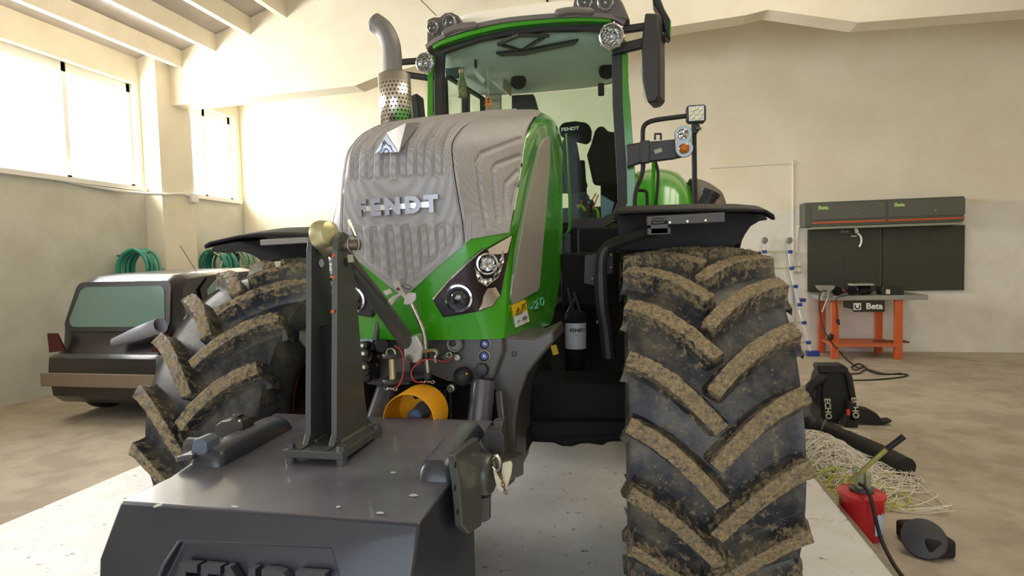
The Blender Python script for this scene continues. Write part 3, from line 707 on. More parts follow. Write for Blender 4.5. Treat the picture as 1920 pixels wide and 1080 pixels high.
b.tube(smooth_path([em_pt(.0, .016), em_pt(-.006, .024), em_pt(-.012, .014), em_pt(-.004, .01)], 4), .0014, 6)
b.build('emblem_relief', mat('emblem_relief', '#3c4668', .3, .6), em)
# chrome lettering on the grille
a, c = K(668, 393, -.775), K(822, 382, -.775); mid = (a+c)/2; mid.y = -.772
vs, fs = text_mesh('FENDT', .082, .007, basis(mid, (1, -.02, .015), (-.12, -.03, 1)), .005, sx=1.0, space=1.42)
xs = [v.x for v in vs]; k = (c.x-a.x)/(max(xs)-min(xs)); vs = [Vector((mid.x+(v.x-mid.x)*k, v.y, v.z)) for v in vs]
MB().add(vs, fs).build('lettering', mat('letter_chrome', '#9a999f', .3, .95), TR, smooth=False, label='raised chrome lettering on the grille')
b = MB(); b.bar((mid.x-.14, -.764, mid.z-.002), (mid.x+.14, -.764, mid.z+.004), .012, .02); b.build('lettering_rail', M_chrome, TR)
# warning sticker and chalk number on the side
st1 = sheet(hpx([(959, 572), (983, 562), (987, 582), (963, 594)]), 'warning_sticker', M_sticker, .003, parent=shell, thick=.002)
sheet(hpx([(963, 594), (987, 582), (991, 603), (967, 614)]), 'warning_sticker', M_letter, .003, parent=shell, thick=.002)
def on3(x, y, o=.008):
    s, w = on_hood(x, y); n = hood_n(s, w); n = n if n.x > 0 else -n
    return hood(s, w)+n*o
def line(b, pts, r=.0018): b.tube([on3(*p) for p in pts], r, 5)
b = MB()
for pts in ([(964, 590), (968, 577), (976, 586), (964, 590)], [(968, 587), (969, 581)], [(976, 574), (977, 583)], [(979, 571), (982, 579)], [(976, 572), (982, 568)], [(968, 602), (970, 604)], [(970, 600), (972, 601)], [(977, 597), (981, 593), (986, 594), (982, 598), (977, 597)]): line(b, pts)
b.build('sticker_symbols', M_ink, shell)
b = MB()
for pts in ([(991, 578), (996, 576)], [(999, 568), (1003, 564), (1006, 567), (1003, 573), (1000, 579), (1007, 576)], [(1013, 558), (1010, 562), (1010, 570), (1014, 573), (1017, 567), (1016, 560), (1013, 558)]): line(b, pts, .0022)
b.build('chalk_number', mat('chalk_blue', '#7fd0c4', .8), shell, label='pale blue handwritten minus 20')

# ---------------------------------------------------------------- tractor: wheels
def tyre_mesh(Rr, half, nl, seed, lug_h=.078, flip=False):
    rnd = random.Random(seed); k = Rr/.82
    b = MB(); mud = []
    def Rc(x): t = abs(x)/half; return Rr-lug_h*k-.004-.030*t*t*k
    prof = [(.42*k, half*.72), (.46*k, half*.86), (.52*k, half*1.0), (.60*k, half*1.06), (.67*k, half*1.05), (.715*k, half*1.01)]
    full = [(r, -x) for r, x in prof]+[(Rc(x*half), x*half) for x in [-.96, -.85, -.7, -.5, -.25, 0, .25, .5, .7, .85, .96]]+[(r, x) for r, x in reversed(prof)]
    b.lathe(full, (0, 0, 0), (1, 0, 0), 120, cap=False); mud += [.0]*len(b.v)
    for i, v in enumerate(b.v): mud[i] = .30 if math.hypot(v[1], v[2]) > Rr-lug_h*k-.02 else .1
    step = 2*PI/nl
    NT, NC = 30, 19
    for side in (-1, 1):
        for q in range(nl):
            th0 = step*q+(0 if side < 0 else step*.5)
            ang = R(18.5)*(.82/Rr)**.2
            def cpath(t):                                     # lateral position and angle along the lug
                x = side*(-.03*half+(1.02*half+.03*half)*t)
                return x, th0+ang*(1.5*t-.5*t*t)
            rows = []
            jit = [rnd.uniform(-.004, .004) for _ in range(NT+1)]
            for i in range(-2, NT+3):
                t = min(max(i/NT, 0), 1); x, th = cpath(t); x2, th2 = cpath(min(t+.02, 1.02)); x1, th1 = cpath(t-.02)
                dx, da = (x2-x1), (th2-th1)*Rr; l = math.hypot(dx, da); tx, ta = dx/l, da/l; nx, na = -ta, tx
                wt = (.027+.004*t)*k; wb = (.066+.010*t)*k     # half widths at the top and at the foot
                row = []
                for j in range(NC):
                    u = j/(NC-1)
                    if u < .28: f = u/.28; off = -lerp(wb, wt, 1-(1-f)**2); h = lerp(-.012, lug_h*k, f**1.9)
                    elif u > .72: f = (1-u)/.28; off = lerp(wb, wt, 1-(1-f)**2); h = lerp(-.012, lug_h*k, f**1.9)
                    else: f = (u-.5)/.22; off = wt*f; h = lug_h*k
                    al = 0.
                    if i < 0: h = lerp(h, -.012, -i/2.); al = i*.008
                    if i > NT: h = lerp(h, -.055, (i-NT)/2.); al = (i-NT)*.003
                    xx = x+nx*off+tx*al; aa = th+(na*off+ta*al)/Rr
                    rr = Rc(min(abs(xx), half*.98))+h*(1-.10*max(0, t-.75))
                    topness = max(0., 1-abs(u-.5)/.26) if 0 <= i <= NT else .0
                    nz = noise.noise(Vector((xx*38+seed, aa*30, side*3.3+h*40)))
                    nz2 = noise.noise(Vector((xx*110, aa*90+seed, h*90)))
                    if .2 < u < .8: rr += .004*nz+.004*nz2
                    wob = .0035*nz2
                    row.append(Vector((xx+wob, -math.cos(aa)*rr, math.sin(aa)*rr+wob)))
                    mm = .66 if .30 <= u <= .70 else (.52 if .2 < u < .8 else .34)
                    if not 0 <= i <= NT: mm = .42
                    mud.append(mm+.06*nz)
                rows.append(row)
            b.grid(rows)
    return b, mud
def make_tyre(name, Rr, half, nl, seed, c, rz, th_off, parent, label=None, clean=0.):
    b, mud = tyre_mesh(Rr, half, nl, seed)
    me = bpy.data.meshes.new(name); me.from_pydata(b.v, [], b.f); me.materials.append(M_tyre)
    bm = bmesh.new(); bm.from_mesh(me); bmesh.ops.recalc_face_normals(bm, faces=bm.faces); bm.to_mesh(me); bm.free()
    at = me.attributes.new('mud', 'FLOAT', 'POINT'); at.data.foreach_set('value', [m_-clean for m_ in mud])
    me.polygons.foreach_set('use_smooth', [True]*len(me.polygons)); me.set_sharp_from_angle(angle=R(50))
    o = bpy.data.objects.new(name, me); COL.objects.link(o); o.location = c; o.rotation_euler = (-th_off, 0, rz); o.rotation_mode = 'XYZ'
    attach(o, parent)
    if label: o['label'] = label
    b = MB(); s = 1 if c[0] < 0 else -1; k = Rr/.82
    for x in (-.7, .7): b.lathe([(.43*k, half*x), (.40*k, half*x*.97), (.36*k, half*x*.7)], (0, 0, 0), (1, 0, 0), 48, cap=False)
    b.lathe([(.36*k, half*.5), (.36*k, -half*.5)], (0, 0, 0), (1, 0, 0), 48, cap=False)
    b.lathe([(.36*k, 0), (.2*k, .03*s), (.12*k, .1*s), (0, .1*s)], (0, 0, 0), (1, 0, 0), 40, cap=False)
    r = b.build('wheel_rim', mat('rim_dark', '#2a1412', .5), o); r.parent = o; r.matrix_parent_inverse = Matrix.Identity(4)
    return o
make_tyre('front_tyre', .82, .297, 20, 3, (1.150, .01, .815), R(.7), R(12.5), TR, 'muddy front tyre on the side of the work lamps')
make_tyre('front_tyre', .82, .297, 20, 9, (-.874, -.03, .815), R(-5.5), R(0), TR, 'muddy front tyre behind the grey tower', clean=.09)
for sg in (-1, 1): make_tyre('rear_tyre', 1.0, .34, 22, 20+sg, (sg*1.02, 2.95, 1.0), 0, 0, TR, 'rear tyre')
# ---------------------------------------------------------------- tractor: cab
def mirror(pts): return [Vector((-p[0], p[1], p[2])) for p in pts]
VC = 1.78                                                     # front plane of the cab
def wv(u): return VC-.16*(1-(u/.80)**2)                       # bowed windscreen
def W3(x, y, o=0.):                                           # point of the windscreen seen at a pixel
    v = VC
    for _ in range(4): p = K(x, y, v); v = wv(min(max(p.x, -.8), .8))
    return K(x, y, v-o) if o == 0 else K(x, y, v)+Vector((0, -o, 0))
cabm = TR
# windscreen
top = [(832, 100), (850, 92), (900, 76), (960, 64), (1030, 57), (1100, 56), (1150, 60)]
b = MB(); rows = []
tp = [W3(x, y) for x, y in top]
for k in range(13):
    row = []
    for q in tp: z = lerp(q.z, 1.86, k/12); u = q.x*(1+.05*k/12); row.append(Vector((u, wv(u), z)))
    rows.append(row)
b.grid(rows).build('windscreen', M_glass, TR, label='pale green tinted windscreen')
# black frame round the screen
fr = [W3(815, 400), W3(820, 300), W3(824, 216), W3(824, 160), W3(826, 100), W3(834, 91)]+[W3(x, y-7) for x, y in top[2:-1]]+[W3(1150, 54), W3(1156, 70), W3(1158, 200), W3(1166, 330), W3(1167, 380), W3(1155, 405), W3(1130, 418), W3(1070, 420)]
def flatbar(pts, w, d, name, m, label=None, off=0.):
    """moulding along pts, w wide in the picture plane, d deep"""
    P = [Vector(p) for p in pts]; rows = []
    for i in range(len(P)):
        t = (P[min(i+1, len(P)-1)]-P[max(i-1, 0)]).normalized(); s = t.cross(Vector((0, 1, 0))).normalized()
        ww = w[i] if isinstance(w, list) else w
        c = P[i]+Vector((0, off, 0)); y = Vector((0, d/2, 0))
        rows.append([c+s*ww/2-y, c+s*ww/2+y, c-s*ww/2+y, c-s*ww/2-y])
    b = MB(); b.grid(rows, closed=True); n = len(b.v); b.f += [(3, 2, 1, 0), (n-4, n-3, n-2, n-1)]; b.mi += [0, 0]
    return b.build(name, m, TR, bevel=.004, label=label)
flatbar(fr, .075, .05, 'windscreen_frame', M_black)
# green pillars, outer edge of the frame
def pillar(pts, w, d, name, m, **k): return flatbar(pts, w, d, name, m, **k)
pillar([K(1164, 80, 1.80), K(1167, 140, 1.80), K(1173, 250, 1.80), K(1178, 330, 1.80), K(1182, 402, 1.80)], [.08, .09, .10, .105, .11], .07, 'pillar', M_green, label='green front pillar')
pillar([K(813, 92, 1.83), K(811, 140, 1.83), K(810, 216, 1.83), K(808, 300, 1.83), K(805, 400, 1.83)], [.05]*5, .10, 'pillar', M_green, label='green front pillar')
for s in (-1, 1):
    MB().bar((s*.86, 3.1, 1.9), (s*.80, 3.05, 3.4), .07, .10, (0, 1, 0)).build('pillar', M_black, TR, bevel=.01)
    MB().bar((s*.80, 2.35, 1.9), (s*.80, 2.35, 3.35), .05, .05, (0, 1, 0)).build('door_pillar', M_black, TR, bevel=.01)
    b = MB(); b.grid([[Vector((s*.87, v, 1.95)), Vector((s*.81, v, 3.34))] for v in (1.9, 2.4, 3.05)]).build('side_window', M_sglass, TR, label='tinted side window')
b = MB(); b.grid([[Vector((u, 3.2, 2.1)), Vector((u, 3.2, 3.3))] for u in (-.78, 0, .78)]).build('rear_window', M_glass, TR)
# cab floor and walls below the glass
b = MB(); b.span((-.84, 1.75, 1.15), (.84, 3.2, 1.40)); b.build('cab_floor', M_dark, TR, bevel=.02)
b = MB(); b.span((-.84, 3.12, 1.4), (.84, 3.2, 2.1)); b.build('rear_panel', M_black, TR, bevel=.02)
b = MB(); b.span((.80, 1.85, 1.35), (.87, 2.0, 1.95)); b.span((-.87, 1.85, 1.35), (-.80, 2.0, 1.95)); b.span((-.8, 1.80, 1.35), (.55, 1.9, 1.84)); b.build('front_panel', M_dark, TR, bevel=.01)
b = MB(); b.span((.50, 1.70, 1.60), (.80, 1.75, 1.72)); b.build('cowl_panel', mat('cowl_dark_green', '#23401a', .5), TR, bevel=.01)
# roof: headliner, green stripe, grey lip, pale dome
def arch(pts, n=8): return smooth_path(pts, n)
lip = [W3(x, y, .05) for x, y in ((806, 96), (830, 80), (868, 66), (905, 56), (960, 46), (1040, 39), (1100, 37), (1150, 41), (1172, 52))]
flatbar(arch(lip, 3), .036, .18, 'roof_lip', mat('roof_grey', '#6d655e', .5, bump=.1, bs=100), off=.04)
stripe = [W3(x, y, .055) for x, y in ((818, 95), (832, 87), (868, 75), (905, 65), (960, 54), (1040, 46), (1100, 44), (1147, 45))]
flatbar(arch(stripe, 3), .034, .12, 'roof_stripe', M_green, off=.03, label='green stripe under the roof edge')
for q in ([(838, 74), (862, 62), (902, 57)], [(1044, 36), (1075, 31), (1115, 33)]):
    P = [W3(x, y, .10) for x, y in q]; MB().tube(smooth_path(P, 5), [.016]+[.03]*9+[.016], 10).build('marker_cover', mat('roof_grey', '#6d655e'), TR)
def outline(v0, v1, hw, n=40, p=5.):
    out = []
    for i in range(n):
        a = 2*PI*i/n; c, s = math.cos(a), math.sin(a)
        out.append((hw*math.copysign(abs(c)**(2/p), c), (v0+v1)/2+(v1-v0)/2*math.copysign(abs(s)**(2/p), s)))
    return out
def loft(levels, name, m, **k):
    rows = [[Vector((x, y+(bow*(1-(x/.8)**2) if y < 2.4 else 0), z)) for x, y in outline(v0, v1, hw)] for v0, v1, hw, z, bow in levels]
    b = MB(); b.grid(rows, closed=True); n = len(rows[0]); o = len(b.v)-n; b.f += [tuple(range(n-1, -1, -1)), tuple(range(o, o+n))]; b.mi += [0, 0]
    return b.build(name, m, TR, **k)
loft([(1.84, 3.32, .84, 3.35, -.12), (1.84, 3.36, .86, 3.37, -.13), (1.88, 3.34, .83, 3.385, -.13)], 'roof_base', mat('roof_grey', '#6d655e'), ang=50)
loft([(1.85, 3.28, .72, 3.40, -.10), (1.87, 3.26, .69, 3.58, -.10), (1.93, 3.2, .64, 3.635, -.08), (2.05, 3.05, .5, 3.66, -.04)], 'roof_dome', M_ivory, ang=50, label='ivory roof hatch cover')
loft([(1.80, 3.22, .80, 3.40, -.13), (1.84, 3.2, .78, 3.33, -.11), (1.92, 3.12, .72, 3.29, -.08)], 'headliner', M_ceil, ang=50, label='pale cloth headliner')
# inside the roof: vent slot, speakers, control box, blind
HZ = 3.285
def HL(x, y): return KZ(x, y, HZ)
P = [KZ(x, y, HZ) for x, y in ((930, 97), (985, 92), (1085, 72), (1078, 80), (985, 100), (940, 102))]; MB().prism([p+Vector((0, 0, .001)) for p in P], (0, 0, -.02)).build('roof_vent', M_black, TR, smooth=False)
for (x, y, r) in ((972, 152, .075), (1138, 132, .075)):
    c = KZ(x, y, 3.26); c.y = min(c.y, 3.02); MB().lathe([(r, .0), (r, .02), (r*.85, .03), (0, .03)], K(x, y, c.y), (.1, -.75, -.6), 24).build('speaker', M_black, TR)
for (x0, y0, x1, y1) in ((935, 78, 980, 92), (980, 90, 1022, 63), (935, 78, 975, 60), (975, 62, 1030, 62)):
    MB().bar(KZ(x0, y0, 3.30)+Vector((0, 0, -.02)), KZ(x1, y1, 3.30)+Vector((0, 0, -.02)), .035, .015).build('hatch_strut', M_black, TR)
P = [K(x, y, 2.55) for x, y in ((920, 117), (945, 127), (943, 166), (915, 148))]; MB().prism(P, (.02, .30, 0)).build('control_box', mat('box_beige', '#b5ad9c', .6), TR, bevel=.01)
P = [K(x, y, 2.2) for x, y in ((849, 92), (858, 92), (910, 150), (905, 157))]; MB().prism(P, (0, .02, 0)).build('grab_rail', M_pale, TR, smooth=False)
P = [K(x, y, 2.15) for x, y in ((834, 120), (845, 108), (866, 106), (867, 130), (858, 146), (834, 145))]; MB().prism(P, (0, .04, 0)).build('inner_mirror', mat('sun_visor', '#48585a', .4), TR, bevel=.01)
P = [K(x, y, 2.0) for x, y in ((889, 110), (893, 110), (894, 124), (890, 128))]; MB().prism(P, (0, .02, 0)).build('grab_handle', M_black, TR)
P = [K(x, y, 3.0) for x, y in ((959, 178), (1000, 176), (1008, 206), (959, 206))]; MB().prism(P, (0, .12, 0)).build('monitor', M_black, TR, bevel=.01)
MB().box(K(1127, 168, 2.9), (.06, .04, .12)).build('coat_hook', M_black, TR, bevel=.012)
MB().bar(K(841, 145, 2.1), K(905, 185, 3.0), .035, .03).build('window_frame_rail', M_black, TR)
MB().bar(K(905, 184, 3.08), K(908, 300, 3.05), .05, .05).build('rear_post', M_black, TR)
P = [K(x, y, 3.05) for x, y in ((910, 178), (938, 176), (938, 240), (910, 240))]; MB().prism(P, (0, .06, 0)).build('rear_pillar_trim', mat('trim_beige', '#a9a290', .7), TR)
# things hanging in the cab
fl = MB(); c = K(866, 146, 1.95); fl.tube([c+Vector((0, 0, .04)), c, c+Vector((0, 0, -.05)), c+Vector((0, 0, -.16))], [.018, .022, .04, .04], 10); o = fl.build('hanging_ornament', mat('ornament_film', '#a9a678', .3, n=.8, ns=60, col2='#5f6a3c'))
MB().ball(c+Vector((0, 0, .055)), .026, 10).build('bow', mat('ornament_bow', '#d9b98a', .6), o); MB().cyl(c+Vector((0, 0, .07)), c+Vector((0, 0, .30)), .002, n=5).build('thread', M_white, o)
tag(o, 'small wrapped golden ornament with a bow hanging behind the windscreen', 'ornament')
b = MB(); c = K(916, 192, 2.3)
for k, (w, z) in enumerate(((.03, .035), (.042, .012), (.05, -.014))):
    b.prism([c+Vector((0, 0, z+.028)), c+Vector((w, 0, z-.012)), c+Vector((-w, 0, z-.012))], (0, .006, 0))
b.box(c+Vector((0, .003, -.04)), (.03, .006, .03)); o = b.build('air_freshener', mat('freshener_orange', '#ee6a3c', .6, n=.6, ns=40, col2='#e0c23c'), smooth=False)
tag(o, 'orange fir tree air freshener hanging at the rear post of the cab', 'air freshener')
MB().cyl(c+Vector((0, 0, .06)), c+Vector((0, 0, .30)), .002, n=5).build('thread', M_white, o)
# seat with lettered headrest, second seat, lever console
sb = MB(); P = [K(x, y, 2.45) for x, y in ((1047, 238), (1055, 229), (1078, 226), (1100, 229), (1109, 240), (1107, 260), (1100, 268), (1058, 258), (1050, 252))]
hr = MB().prism(P, (0, .12, 0)).build('headrest', M_seat, TR, bevel=.025, seg=3)
Mx = basis(K(1069, 242, 2.44)+Vector((0, -.004, 0)), (1, 0, .03), (0, 0, 1)); vs, fs = text_mesh('FENDT', .042, .002, Mx, .0015, sx=1.25); MB().add(vs, fs).build('lettering', M_letter, hr, smooth=False)
P = [K(x, y, 2.45) for x, y in ((1054, 258), (1079, 260), (1086, 300), (1100, 345), (1096, 362), (1062, 362), (1054, 300))]; MB().prism(P, (0, .14, 0)).build('backrest', M_seat, TR, bevel=.03, seg=3)
P = [K(x, y, 2.5) for x, y in ((1108, 270), (1115, 245), (1122, 236), (1132, 236), (1140, 246), (1166, 247), (1172, 320), (1172, 350), (1112, 345), (1100, 290))]; MB().prism(P, (0, .12, 0)).build('passenger_backrest', mat('seat_grey', '#20231f', .9, spec=.15, bump=.2, bs=160), TR, bevel=.03, seg=3)
P = [K(x, y, 2.7) for x, y in ((1126, 330), (1180, 330), (1180, 425), (1126, 425))]; MB().prism(P, (0, .05, 0)).build('side_console', M_seat, TR, bevel=.01)
P = [K(x, y, 2.75) for x, y in ((1050, 300), (1096, 300), (1100, 362), (1050, 362))]; MB().prism(P, (0, .05, 0)).build('seat_base', M_seat, TR, bevel=.01)
P = [K(x, y, 2.3) for x, y in ((1066, 362), (1100, 360), (1108, 400), (1125, 405), (1125, 418), (1064, 418))]; MB().prism(P, (0, .3, 0)).build('armrest_console', M_black, TR, bevel=.015)
b = MB(); b.cyl(K(1108, 405, 2.25), K(1108, 385, 2.2), .012, n=8); b.ball(K(1108, 381, 2.2), .028, 12, (1, 1, 1.2)); b.build('joystick', M_black, TR)
for (x0, y0, x1, y1) in ((1085, 392, 1092, 375), (1098, 395, 1118, 362), (1110, 395, 1122, 365)): MB().cyl(K(x0, y0, 2.28), K(x1, y1, 2.28), .006, n=6).build('lever', mat('lever_red', '#d8563f', .5), TR)
MB().tube(smooth_path([K(1082, 388, 2.3), K(1090, 386, 2.3), K(1097, 396, 2.3)], 5), .014, 8).build('grab_bow', mat('lime_handle', '#86c81e', .4), TR)
MB().tube(smooth_path([K(1113, 390, 2.3), K(1120, 396, 2.3), K(1122, 412, 2.3)], 5), .012, 8).build('grab_bow', mat('lime_handle', '#86c81e'), TR)
P = [K(x, y, 2.0) for x, y in ((1127, 365), (1152, 380), (1145, 405), (1127, 412))]; MB().prism(P, (0, .02, 0)).build('door_liner', mat('door_liner', '#6a7f8c', .5), TR, smooth=False)
# steering column and dash inside
MB().bar((0, 1.95, 1.4), (0, 2.1, 2.25), .16, .14).build('steering_column', M_black, TR, bevel=.02)
pts = [Vector((.2*math.cos(a), 2.17+.08*math.sin(a), 2.32+.18*math.sin(a)*.6)) for a in [2*PI*i/28 for i in range(28)]]
MB().tube(pts, .016, 10, closed=True).build('steering_wheel', M_black, TR)
# ---------------------------------------------------------------- lamps, mirrors, exhaust
def round_lamp(c, d, r, name, label=None, body=M_chrome):
    c = Vector(c); d = Vector(d).normalized()
    l = MB().lathe([(r*.3, -.075), (r*.75, -.06), (r*1.0, -.02), (r*1.08, .0), (r*1.08, .014), (r*.95, .02), (r*.93, .0), (r*.8, -.05), (0, -.055)], c, d, 32).build(name, mat('lamp_shell', '#c9c7c0', .3, .7), TR, label=label)
    MB().lathe([(r*.92, .008), (r*.7, -.012), (r*.4, -.03), (r*.12, -.04), (0, -.04)], c, d, 32, cap=False).build('reflector', M_refl, l)
    MB().lathe([(r*.93, .010), (r*.6, .022), (0, .028)], c, d, 32, cap=False).build('lens', M_lens, l)
    MB().ball(c+d*-.015, r*.2, 12).build('bulb', M_chrome, l)
    b = MB(); sd, up = frame_of(d)
    for k in range(8): a = 2*PI*k/8+.2; b.ball(c+(sd*math.cos(a)+up*math.sin(a))*r*1.07+d*.002, r*.13, 8)
    b.build('clip', mat('lamp_shell', '#c9c7c0'), l); return l
FW = Vector((-.12, -1, -.12))
round_lamp(K(797, 118, 1.66), FW, .072, 'work_lamp', 'round clear work lamp on the left screen pillar')
round_lamp(K(1147, 68, 1.60), FW, .085, 'work_lamp', 'large round work lamp on the right screen pillar')
M_rg = mat('roof_grey', '#6d655e')
for nm, poly, lamps in (('L', [(799, 97), (800, 36), (812, 31), (824, 31), (834, 23), (846, 22), (858, 28), (868, 42), (876, 60), (850, 72), (818, 84)], ((812, 52, .048), (843, 42, .056))),
                    ('R', [(1071, 32), (1076, 0), (1082, -14), (1100, -22), (1120, -18), (1138, -24), (1156, -16), (1168, 4), (1182, 38), (1150, 32)], ((1096, 4, .056), (1135, 4, .060)))):
    P = [K(x, y, 1.66) for x, y in poly]; pod = MB().prism(P, (0, .26, 0)).build('lamp_pod', mat('pod_grey', '#5a534d', .5, bump=.1, bs=100), TR, bevel=.02, seg=3)
    for x, y, r in lamps:
        l = round_lamp(K(x, y, 1.645), (-.15 if nm == 'L' else .02, -1, -.2), r*.92, 'roof_lamp')
# mirrors on their arms
M_ms = mat('mirror_shell', '#2e2a27', .45, bump=.06, bs=120)
def arm(p, q, w, h, name): return MB().bar(p, q, w, h).build(name, M_black, TR, bevel=.012)
arm(K(1146, 96, 1.75), K(1212, 80, 1.72), .05, .075, 'mirror_arm'); arm(K(1162, 57, 1.75), K(1210, 50, 1.72), .05, .055, 'mirror_arm')
P = [K(x, y, 1.68) for x, y in ((1209, 24), (1235, 24), (1237, 100), (1237, 180), (1229, 190), (1214, 193), (1204, 150), (1202, 80))]
mm = MB().prism(P, (.05, .20, 0)).build('side_mirror', M_ms, TR, bevel=.015, seg=3, label='tall black mirror on the right of the picture')
P = [K(x, y, 1.70) for x, y in ((1203, 110), (1210, 150), (1213, 186), (1206, 170), (1201, 130))]; MB().prism(P, (.0, .15, 0)).build('mirror_glass', M_mirrorface, mm, smooth=False)
P = [K(x, y, 1.82) for x, y in ((1223, -20), (1232, -20), (1246, 16), (1258, 38), (1256, 68), (1250, 70), (1240, 30), (1226, 8))]
m2 = MB().prism(P, (0, .12, 0)).build('lamp_bracket', M_black, TR, bevel=.01)
P = [K(x, y, 1.81) for x, y in ((1256, 38), (1258, 40), (1258, 64), (1255, 64))]; MB().prism(P, (0, .1, 0)).build('green_edge', M_green, m2)
MB().tube(smooth_path([K(1247, 62, 1.8), K(1248, 76, 1.8), K(1254, 78, 1.8), K(1256, 70, 1.8)], 4), .007, 8).build('eye_bolt', M_black, m2)
MB().tube(smooth_path([K(1238, 62, 1.83), K(1246, 70, 1.83), K(1240, 84, 1.83)], 4), .02, 8).build('hinge', M_black, m2)
arm(K(815, 112, 1.80), K(721, 119, 1.84), .04, .05, 'mirror_arm'); arm(K(815, 148, 1.80), K(721, 134, 1.84), .04, .05, 'mirror_arm')
P = [K(x, y, 1.80) for x, y in ((771, 178), (782, 174), (787, 222), (770, 224), (766, 190))]; mm = MB().prism(P, (0, .16, 0)).build('side_mirror', M_ms, TR, bevel=.012, label='mirror on the left behind the exhaust')
P = [K(x, y, 1.82) for x, y in ((719, 112), (724, 110), (724, 140), (719, 138))]; MB().prism(P, (0, .1, 0)).build('mirror_bracket', M_dgreen, TR)
# front handrail with side lamps
rl = smooth_path([K(x, y, 1.70) for x, y in ((1290, 217), (1250, 222), (1222, 227), (1208, 236), (1205, 255), (1206, 300), (1204, 325), (1194, 352), (1190, 372), (1190, 400))], 4)
MB().tube(rl, .018, 10).build('hand_rail', M_black, TR)
MB().tube([K(1301, 238, 1.72), K(1303, 395, 1.72)], .019, 10).build('hand_rail', M_black, TR)
MB().tube(smooth_path([K(1197, 357, 1.9), K(1210, 358, 1.9), K(1213, 370, 1.9), K(1213, 395, 1.9)], 4), .014, 8).build('hand_rail', M_black, TR)
MB().tube([K(1226, 300, 2.0), K(1223, 395, 2.0)], .016, 8).build('door_post', M_green, TR)
MB().tube(smooth_path([K(1229, 303, 2.0), K(1234, 330, 2.0), K(1229, 395, 2.0)], 4), .012, 8).build('door_seal', M_black, TR)
P = [K(x, y, 1.68) for x, y in ((1174, 271), (1202, 266), (1240, 263), (1270, 260), (1284, 262), (1284, 293), (1262, 298), (1222, 303), (1200, 306), (1176, 314))]
pl_ = MB().prism(P, (0, .05, 0)).build('lamp_carrier', M_ms, TR, bevel=.01)
P = [K(x, y, 1.665) for x, y in ((1200, 264), (1218, 262), (1218, 304), (1200, 306))]; MB().prism(P, (0, .07, 0)).build('clamp', M_ms, pl_, bevel=.006)
MB().box(K(1234, 283, 1.675), (.055, .006, .03), Matrix.Rotation(R(-15), 3, 'Y')).build('worn_patch', mat('scraped_plastic', '#b0a892', .6), pl_)
sl = MB().lathe([(.0, -.05), (.055, -.045), (.064, .0), (.06, .016)], K(1281, 252, 1.64), (-.05, -1, -.05), 28).build('side_lamp', mat('lamp_grey', '#8f9492', .3, .4), TR, label='clear over amber side lamp')
MB().lathe([(.0, -.05), (.055, -.045), (.064, .0), (.06, .016)], K(1283, 279, 1.64), (-.05, -1, -.05), 28).build('lamp_housing', mat('lamp_grey', '#8f9492'), sl)
c0, c1 = K(1281, 252, 1.635), K(1283, 279, 1.635); b = MB(); b.box((c0+c1)/2+Vector((0, .02, 0)), (.12, .05, .12)); b.build('lamp_frame', mat('lamp_frame', '#aeb2ad', .35, .3), sl, bevel=.015)
for c, m in ((c0, M_refl), (c1, M_amber)):
    MB().lathe([(.034, .005), (.034, .014), (.02, .024), (0, .027)], c, (-.05, -1, -.05), 24).build('lens', m, sl)
    MB().lathe([(.036, .0), (.040, .012), (.036, .016), (.034, .01)], c, (-.05, -1, -.05), 24).build('ring', M_chrome, sl)
ledb = MB().prism([K(x, y, 1.66) for x, y in ((1291, 197), (1321, 195), (1324, 199), (1324, 224), (1320, 229), (1292, 230), (1287, 226), (1287, 201))], (0, .07, 0)).build('led_lamp', M_ms, TR, bevel=.008, label='square white LED lamp on the hand rail')
MB().prism([K(x, y, 1.655) for x, y in ((1291, 200), (1320, 198), (1320, 225), (1292, 227))], (0, .01, 0)).build('led_panel', mat('led_panel', '#dcd8da', .3), ledb, smooth=False)
b = MB(); cc = K(1306, 213, 1.652)
for k in range(9):
    a = 2*PI*k/8; rr = .038 if k < 8 else 0
    b.ball(cc+Vector((rr*math.cos(a), 0, rr*math.sin(a))), .014, 8, (1, .4, 1))
b.build('led_cells', mat('led_yellow', '#e4e0ae', .15, .2), ledb)
b = MB(); b.prism([K(x, y, 1.68) for x, y in ((1297, 233), (1312, 233), (1312, 243), (1307, 250), (1300, 249))], (0, .05, 0)); b.cyl(K(1303, 230, 1.7), K(1303, 236, 1.7), .02, n=10); b.build('led_bracket', M_black, ledb)
b = MB(); b.cyl(K(1305, 241, 1.67), K(1315, 241, 1.66), .01, n=8); b.build('bracket_bolt', M_steel, ledb)
b = MB(); P0 = [K(x, y, 2.1) for x, y in ((1228, 262), (1228, 251), (1239, 251), (1239, 262))]; b.tube(P0, .011, 6); b.build('rail_clip', M_black, TR)
